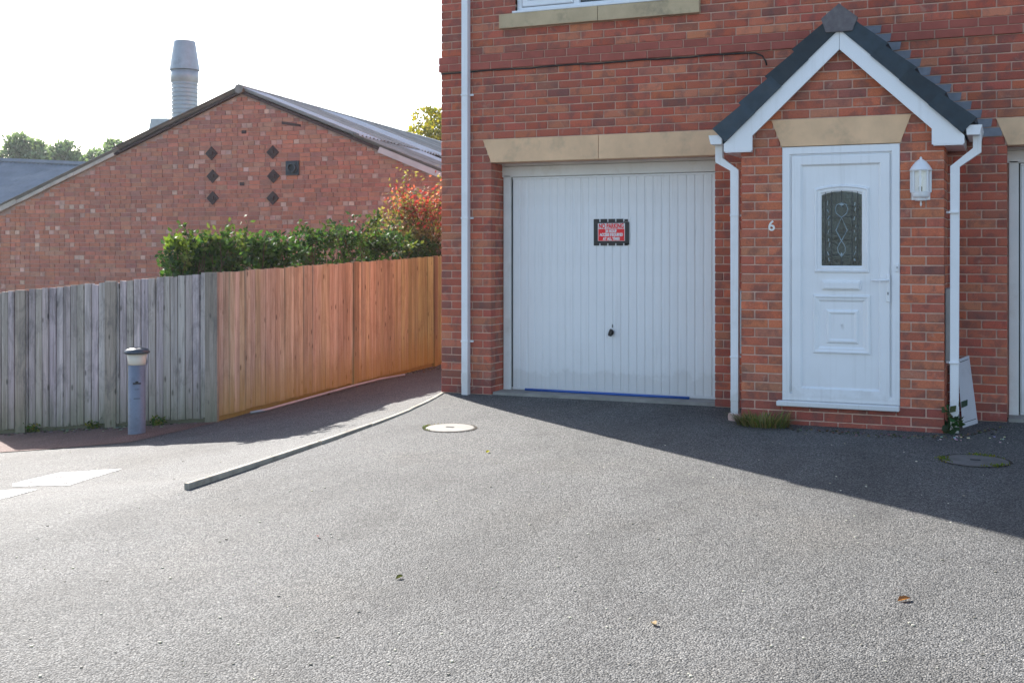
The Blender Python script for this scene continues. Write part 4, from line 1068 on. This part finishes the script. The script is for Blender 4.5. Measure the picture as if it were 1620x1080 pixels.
mb = MB().tube([p0 + Vector((0, 0, .03)), p2 + Vector((0, 0, .03))], .10, 6); mb.build('ridge_cap', 'slatefar', fa)

# ================================================================== VEGETATION
def tree(name, label, base, trunk_h, crown_c, crown_r, nb, br, count, L, Wd, cols, group=None, wood_r=.16):
    t = thing(name, label, 'tree', base, group); base = Vector(base); cc = Vector(crown_c)
    tb = MB(); limb(tb, base, cc + Vector((0, 0, -crown_r[2] * .1)), wood_r, wood_r * .45, 6, .03); bl_ = blobs_in(nb, *cc, *crown_r, *br)
    for b in bl_[:: max(1, nb // 16)]: limb(tb, base.lerp(cc, R.uniform(.5, .95)), b[:3], wood_r * .35, wood_r * .06, 4, .06)
    tb.build('trunk', 'bark', t)
    fb = MB(); foliage(fb, bl_, count, L, Wd, cols); fb.build('crown', 'leaf', t, col=True)
    return t
GRN_HAZY = [(.14, .21, .12), (.17, .25, .13), (.13, .19, .115), (.18, .27, .14)]  # far leaf greens, lightened so the colour carries the distance haze
def ftree(px, py, Z, wpx, hpx_, lab, cols, count=2600, nb=26):
    c = at_depth(px, py, Z); s_ = Z / F; rx, rz = wpx * s_, hpx_ * s_
    tree('broadleaf_tree', lab, (c.x, c.y, -1.5), 1, (c.x, c.y, c.z), (rx * .75, rx * .75, rz * .75), nb, (rx * .26, rx * .42), count, .34 * Z / 75, .24 * Z / 75, cols, 'far trees beyond the roofs', .25)
ftree(42, 246, 80, 42, 38, 'tallest rounded green tree behind the grey ribbed roof', GRN_HAZY)
ftree(98, 256, 84, 40, 30, 'lower spreading green tree right of the tallest far tree', GRN_HAZY)
ftree(150, 262, 92, 34, 24, 'small far green tree between the two larger far trees', GRN_HAZY, 1800)
ftree(192, 256, 86, 42, 33, 'rounded green tree beside the sloping workshop verge', GRN_HAZY)
YEL = [(.32, .27, .02), (.26, .25, .025), (.20, .22, .03), (.38, .31, .03)]
c = at_depth(700, 212, 40)
tree('broadleaf_tree', 'yellow green leafy tree behind the workshop roof', (c.x, c.y, -1), 1, (c.x, c.y, c.z), (1.0, 1.0, .75), 16, (.3, .55), 2200, .17, .11, YEL, None, .14)

# hedge behind the brown fence
hd_ = thing('hedge', 'dark green leafy hedge growing above the brown fence', 'hedge', (-3.2, 2.4, ground(-3.2, 2.4)))
hb = MB(); bls = []
hedge_px = [(280, 415, 13.9, 13, 34), (304, 398, 14.2, 24, 30), (335, 386, 14.6, 28, 26), (370, 394, 15.2, 26, 27), (405, 392, 15.6, 26, 26), (440, 386, 16.2, 28, 26), (480, 382, 16.7, 28, 25), (520, 380, 17.1, 28, 26), (560, 378, 17.6, 26, 24), (600, 382, 18.0, 26, 22), (640, 388, 18.3, 24, 20), (680, 392, 18.5, 24, 18)]
def hz_of(a): return (fence_s(a, FC, FR)[1] if a > 335 else fence_s(a, FL, FC)[1]) + .40
hedge_px = [(a, b, (fence_s(a, FC, FR)[1] if a > 335 else fence_s(a, FL, FC)[1] + (a - 268) * .002) + .38, c, d) for a, b, z, c, d in hedge_px]
for px, py, Z, rw, rh in hedge_px:
    for _ in range(9):
        qx = px + R.uniform(-.8, .8) * rw; p = at_depth(qx, py + R.uniform(-.55, 1.6) * rh * .6, max(Z, hz_of(qx)) + R.uniform(-.0, .55)); r_ = R.uniform(.09, .165); bls.append((*p, r_, r_, r_ * .85))
    for _ in range(4):
        qx = px + R.uniform(-1, 1) * rw; p = at_depth(qx, py + rh * 1.4 + R.uniform(0, 40), max(Z, hz_of(qx)) + R.uniform(.1, .5)); bls.append((*p, .18, .18, .18))
foliage(hb, bls, 11500, .075, .05, [(.035, .085, .022), (.05, .115, .03), (.028, .065, .025), (.06, .13, .03), (.04, .09, .05)], .35)
for _ in range(160):
    p = at_depth(R.uniform(262, 310), R.uniform(376, 400), 12.35 + R.uniform(-.1, .3)); leaf_card(hb, p, rnd_dir(.6), rnd_dir(.5), .08, .05, (.13, .20, .03))
tw = MB()
for _ in range(46):      # stray shoots
    i_ = R.randrange(len(hedge_px)); px, py, Z, rw, rh = hedge_px[i_]; qx = px + R.uniform(-1, 1) * rw
    a_ = at_depth(qx, py + R.uniform(-.2, .5) * rh, max(Z, hz_of(qx)) + R.uniform(-.05, .4)); b_ = a_ + Vector((R.uniform(-.22, .22), R.uniform(-.15, .1), R.uniform(.02, .30)))
    limb(tw, a_, b_, .006, .002, 4, .06); tone = R.choice([(.05, .10, .03), (.07, .12, .035), (.11, .15, .04), (.04, .08, .04)])
    for _k in range(22):
        p = a_.lerp(b_, R.uniform(.2, 1.05)) + Vector((R.gauss(0, .03), R.gauss(0, .03), R.gauss(0, .03))); kk_ = R.uniform(.7, 1.3)
        leaf_card(hb, p, rnd_dir(.2), rnd_dir(.4), R.uniform(.05, .09), .045, tuple(v * kk_ for v in tone))
hb.build('foliage', 'leaf', hd_, col=True)
for px, py, Z, rw, rh in hedge_px:
    g0 = at_depth(px, py + 40, Z + .3); gz_ = ground(g0.x, g0.y)
    for _ in range(7):
        e = at_depth(px + R.uniform(-1, 1) * rw, py + R.uniform(-.5, .8) * rh, Z + R.uniform(0, .5)); limb(tw, (g0.x + R.uniform(-.1, .1), g0.y + R.uniform(-.1, .1), gz_), e, .018, .004, 6, .05)
tw.build('stems', 'bark', hd_)
# red leaved shrub between the hedge and the house corner
ZS = fence_s(700, FC, FR)[1] + .75; sb_ = at_depth(672, 420, ZS); sg_ = ground(sb_.x, sb_.y)
rs = thing('berry_shrub', 'red and green autumn shrub beside the house corner', 'shrub', (sb_.x, sb_.y, sg_))
fb, tb = MB(), MB()
for k in range(112):
    px = 640 + R.gauss(22, 30); py = 348 + R.gauss(0, 34)
    if px < 585 or px > 720 or py < 276 or py > 410 or (px < 628 and abs(py - 348) > 18 + (px - 585) * .6): continue
    e = at_depth(px, py, ZS + R.uniform(-.3, .4)); limb(tb, (sb_.x + R.uniform(-.05, .05), sb_.y + R.uniform(-.05, .05), max(sg_ + .6, e.z - R.uniform(.5, 1.3))), e, .009, .0025, 6, .06)
    red = py < 370 and R.random() < (.55 if py < 345 else .3)
    for _ in range(30):
        p = e + Vector((R.gauss(0, .10), R.gauss(0, .10), R.gauss(0, .075)))
        if red and R.random() < .62: c_ = R.choice([(.42, .07, .075), (.46, .13, .11), (.36, .05, .055), (.42, .21, .15)])
        else: c_ = R.choice([(.22, .19, .07), (.16, .17, .05), (.28, .22, .11), (.12, .13, .05), (.30, .27, .10)])
        k_ = R.uniform(.7, 1.25); leaf_card(fb, p, rnd_dir(-.1), rnd_dir(.4), R.uniform(.05, .085), .038, tuple(v * k_ for v in c_))
limb(tb, (sb_.x, sb_.y, sg_), (sb_.x, sb_.y, sg_ + 1.6), .035, .02, 4, .02)
for _ in range(10): limb(tb, (sb_.x, sb_.y, sg_ + R.uniform(.6, 1.4)), at_depth(R.uniform(610, 710), R.uniform(300, 390), ZS + R.uniform(-.1, .3)), .014, .004, 5, .05)
fb.build('foliage', 'leaf', rs, col=True); tb.build('stems', 'bark', rs)

# tufts, weeds and moss
def tuft(name, label, cat, px, py, n, hgt, spread, cols, broad=False, group=None, lean=.5):
    p = on_g(px, py); t = MB()
    for _ in range(n):
        a = R.uniform(0, 2 * math.pi); r_ = spread * math.sqrt(R.random()); x, y = p.x + r_ * math.cos(a) * 1.4, p.y + r_ * math.sin(a) * .6
        z = ground(x, y) - .004; d = Vector((math.cos(a) * lean * R.random(), math.sin(a) * lean * R.random(), 1)).normalized(); h = hgt * R.uniform(.4, 1.1)
        if y > PY - .012 and PX0 - .02 < x < PX1 + .005: continue
        c_ = tuple(v * R.uniform(.7, 1.3) for v in R.choice(cols)); t.cur = c_; w = R.uniform(.0025, .005)
        if broad:
            e = Vector((x, y, z)) + d * h * R.random(); leaf_card(t, e, rnd_dir(.3), rnd_dir(.6), hgt * .33, hgt * .22, c_)
            if R.random() < .3: t.cur = (.06, .07, .03); t.tube([(x, y, z), e], .0018, 4)
        else:
            sd = Vector((-d.y, d.x, 0)); sd = sd.normalized() if sd.length > .01 else Vector((1, 0, 0)); b = Vector((x, y, z)); m_p = b + d * h * .6; tip = b + d * h + Vector((d.x, d.y, -.35)) * h * .5
            t.add([b - sd * w, b + sd * w, m_p + sd * w * .8, m_p - sd * w * .8, tip], [(0, 1, 2, 3), (3, 2, 4)])
    o = t.build(name, 'leaf', col=True); return tag(o, label, cat, group)
GR = [(.17, .19, .05), (.26, .23, .08), (.12, .15, .04), (.34, .27, .12)]
tuft('grass_tuft', 'tuft of long grass growing at the foot of the porch by the downpipe', 'grass', 1207, 674, 620, .17, .15, GR, lean=1.4)
tuft('weed', 'green leafy weed beside the downpipe at the porch corner', 'weed', 1491, 684, 130, .26, .06, [(.03, .08, .03), (.05, .11, .035), (.06, .10, .04)], True)
tuft('weed', 'small dark leafy weed against the porch plinth', 'weed', 1474, 683, 60, .14, .05, [(.035, .075, .04), (.05, .09, .045)], True)
for px, py, lab in ((28, 683, 'yellow green weed clump by the grey fence end'), (52, 684, 'green weed clump at the grey fence foot next to the yellow clump'), (2, 677, 'yellow weed at the very end of the grey fence'), (148, 678, 'low weed under the grey fence between post and bollard'), (250, 673, 'weed at the fence foot beside the bollard'), (342, 660, 'tiny yellow weed where grey and brown fences meet')):
    tuft('weed', lab, 'weed', px, py, 130, .11, .05, [(.10, .15, .03), (.22, .22, .035), (.06, .11, .03)], True)
# moss ring on the shaded cover, moss on the drive
p, r_ = mp2; ms = MB()
for _ in range(300):
    a = R.choice([R.gauss(3.3, .3), R.gauss(5.5, .3), R.gauss(1.3, .3)]); rr = r_ + R.gauss(.0, .018); x, y = p.x + rr * math.cos(a), p.y + rr * math.sin(a)
    ms.cur = tuple(v * R.uniform(.7, 1.3) for v in R.choice([(.12, .16, .02), (.20, .22, .03), (.08, .12, .02)])); leaf_card(ms, Vector((x, y, ground(x, y) + .007)), rnd_dir(.8), rnd_dir(.2), .014, .010, ms.cur)
stuff(tag(ms.build('moss', 'leaf', col=True), 'yellow green moss around the shaded manhole cover', 'moss'))
p, r_ = mp1; ms = MB()
for _ in range(90):
    a = R.gauss(3.3, .4); rr = r_ + abs(R.gauss(.01, .014)); x, y = p.x + rr * math.cos(a), p.y + rr * math.sin(a)
    ms.cur = tuple(v * R.uniform(.7, 1.3) for v in R.choice([(.14, .16, .03), (.10, .12, .03)])); leaf_card(ms, Vector((x, y, ground(x, y) + .006)), rnd_dir(.8), rnd_dir(.2), .013, .009, ms.cur)
stuff(tag(ms.build('moss', 'leaf', col=True), 'thin moss along the edge of the sunlit manhole cover', 'moss'))
# dirt and moss crumbs along wall and fence feet
cr = MB()
def crumbs(pxs, n, w, cols, size):
    for _ in range(n):
        k = R.random() * (len(pxs) - 1); i = min(int(k), len(pxs) - 2); f = k - i
        p = on_g(pxs[i][0] * (1 - f) + pxs[i + 1][0] * f + R.gauss(0, 3), pxs[i][1] * (1 - f) + pxs[i + 1][1] * f + abs(R.gauss(0, w)))
        cr.cur = tuple(v * R.uniform(.6, 1.4) for v in R.choice(cols)); s_ = size * R.uniform(.4, 1.3); cr.cbox(p.x, p.y, ground(p.x, p.y) + s_ * .3, s_, s_ * .8, s_ * .5, s_ * .25, Matrix.Rotation(R.uniform(0, 3), 3, 'Z'))
crumbs([(0, 684), (100, 680), (215, 674), (335, 662)], 420, 2.5, [(.09, .09, .06), (.16, .15, .10), (.05, .06, .03), (.25, .24, .2)], .013)
crumbs([(345, 660), (480, 628), (600, 598), (690, 580)], 300, 2, [(.09, .07, .04), (.13, .12, .07), (.22, .2, .16)], .011)
crumbs([(1245, 676), (1350, 683), (1440, 689), (1520, 688), (1590, 672)], 260, 3, [(.10, .08, .06), (.2, .17, .14), (.06, .06, .03)], .008)
crumbs([(1480, 690), (1600, 690)], 20, 5, [(.62, .6, .56)], .008)
stuff(tag(cr.build('debris', 'leaf', col=True), 'crumbs of soil moss and grit along the wall and fence foot', 'debris'))
gp = MB()
for _ in range(260):
    p = on_g(R.uniform(0, 1620), R.uniform(690, 1075))
    if p.y > -.7 and p.x > 0: continue
    s_ = R.uniform(.002, .0055); gp.cur = R.choice([(.55, .53, .5), (.3, .28, .25), (.65, .63, .6)]); gp.cbox(p.x, p.y, ground(p.x, p.y) + s_ * .4, s_ * 1.2, s_, s_ * .6, s_ * .25, Matrix.Rotation(R.uniform(0, 3), 3, 'Z'))
stuff(tag(gp.build('loose_grit', 'leaf', col=True), 'loose pale grit scattered on the tarmac', 'grit'))
for px, py, c_, s_, lab in ((1430, 950, (.30, .13, .05), .05, 'curled brown fallen leaf on the sunlit tarmac'), (1034, 988, (.34, .24, .12), .032, 'small tan fallen leaf on the open tarmac'), (632, 915, (.07, .08, .03), .03, 'tiny dark green fallen leaf on the tarmac'), (503, 850, (.5, .06, .05), .022, 'tiny red fallen leaf on the tarmac'), (772, 716, (.42, .38, .05), .035, 'yellow fallen leaf near the pale manhole cover')):
    s_ *= .72; p = on_g(px, py); q = MB(); a = R.uniform(0, 6); d = Vector((math.cos(a), math.sin(a), 0)); s2 = Vector((-d.y, d.x, 0)); z = ground(p.x, p.y) + .004; b = Vector((p.x, p.y, z)); q.cur = c_
    q.add([b - d * s_, b - d * s_ * .3 + s2 * s_ * .5 + Vector((0, 0, .012)), b + d * s_ * .5 + s2 * s_ * .4 + Vector((0, 0, .014)), b + d * s_ + Vector((0, 0, .006)), b + d * s_ * .4 - s2 * s_ * .45 + Vector((0, 0, .010)), b - d * s_ * .4 - s2 * s_ * .4 + Vector((0, 0, .012)), b + Vector((0, 0, .001))], [(0, 6, 1), (1, 6, 2), (2, 6, 3), (3, 6, 4), (4, 6, 5), (5, 6, 0)])
    tag(q.build('fallen_leaf', 'leaf', col=True), lab, 'leaf')

# ================================================================== thin haze in the air
mh, nh, bh, oh = nt('thin_haze'); nh.nodes.remove(bh)
pv = nd(nh, 'VolumePrincipled'); pv.inputs['Density'].default_value = .0004; pv.inputs['Anisotropy'].default_value = .35; pv.inputs['Color'].default_value = (.93, .96, 1, 1)
lk(nh, pv.outputs[0], oh.inputs['Volume']); MT['haze'] = mh
stuff(MB().box(-160, 140, -120, 190, -9, 14).build('haze', 'haze'))
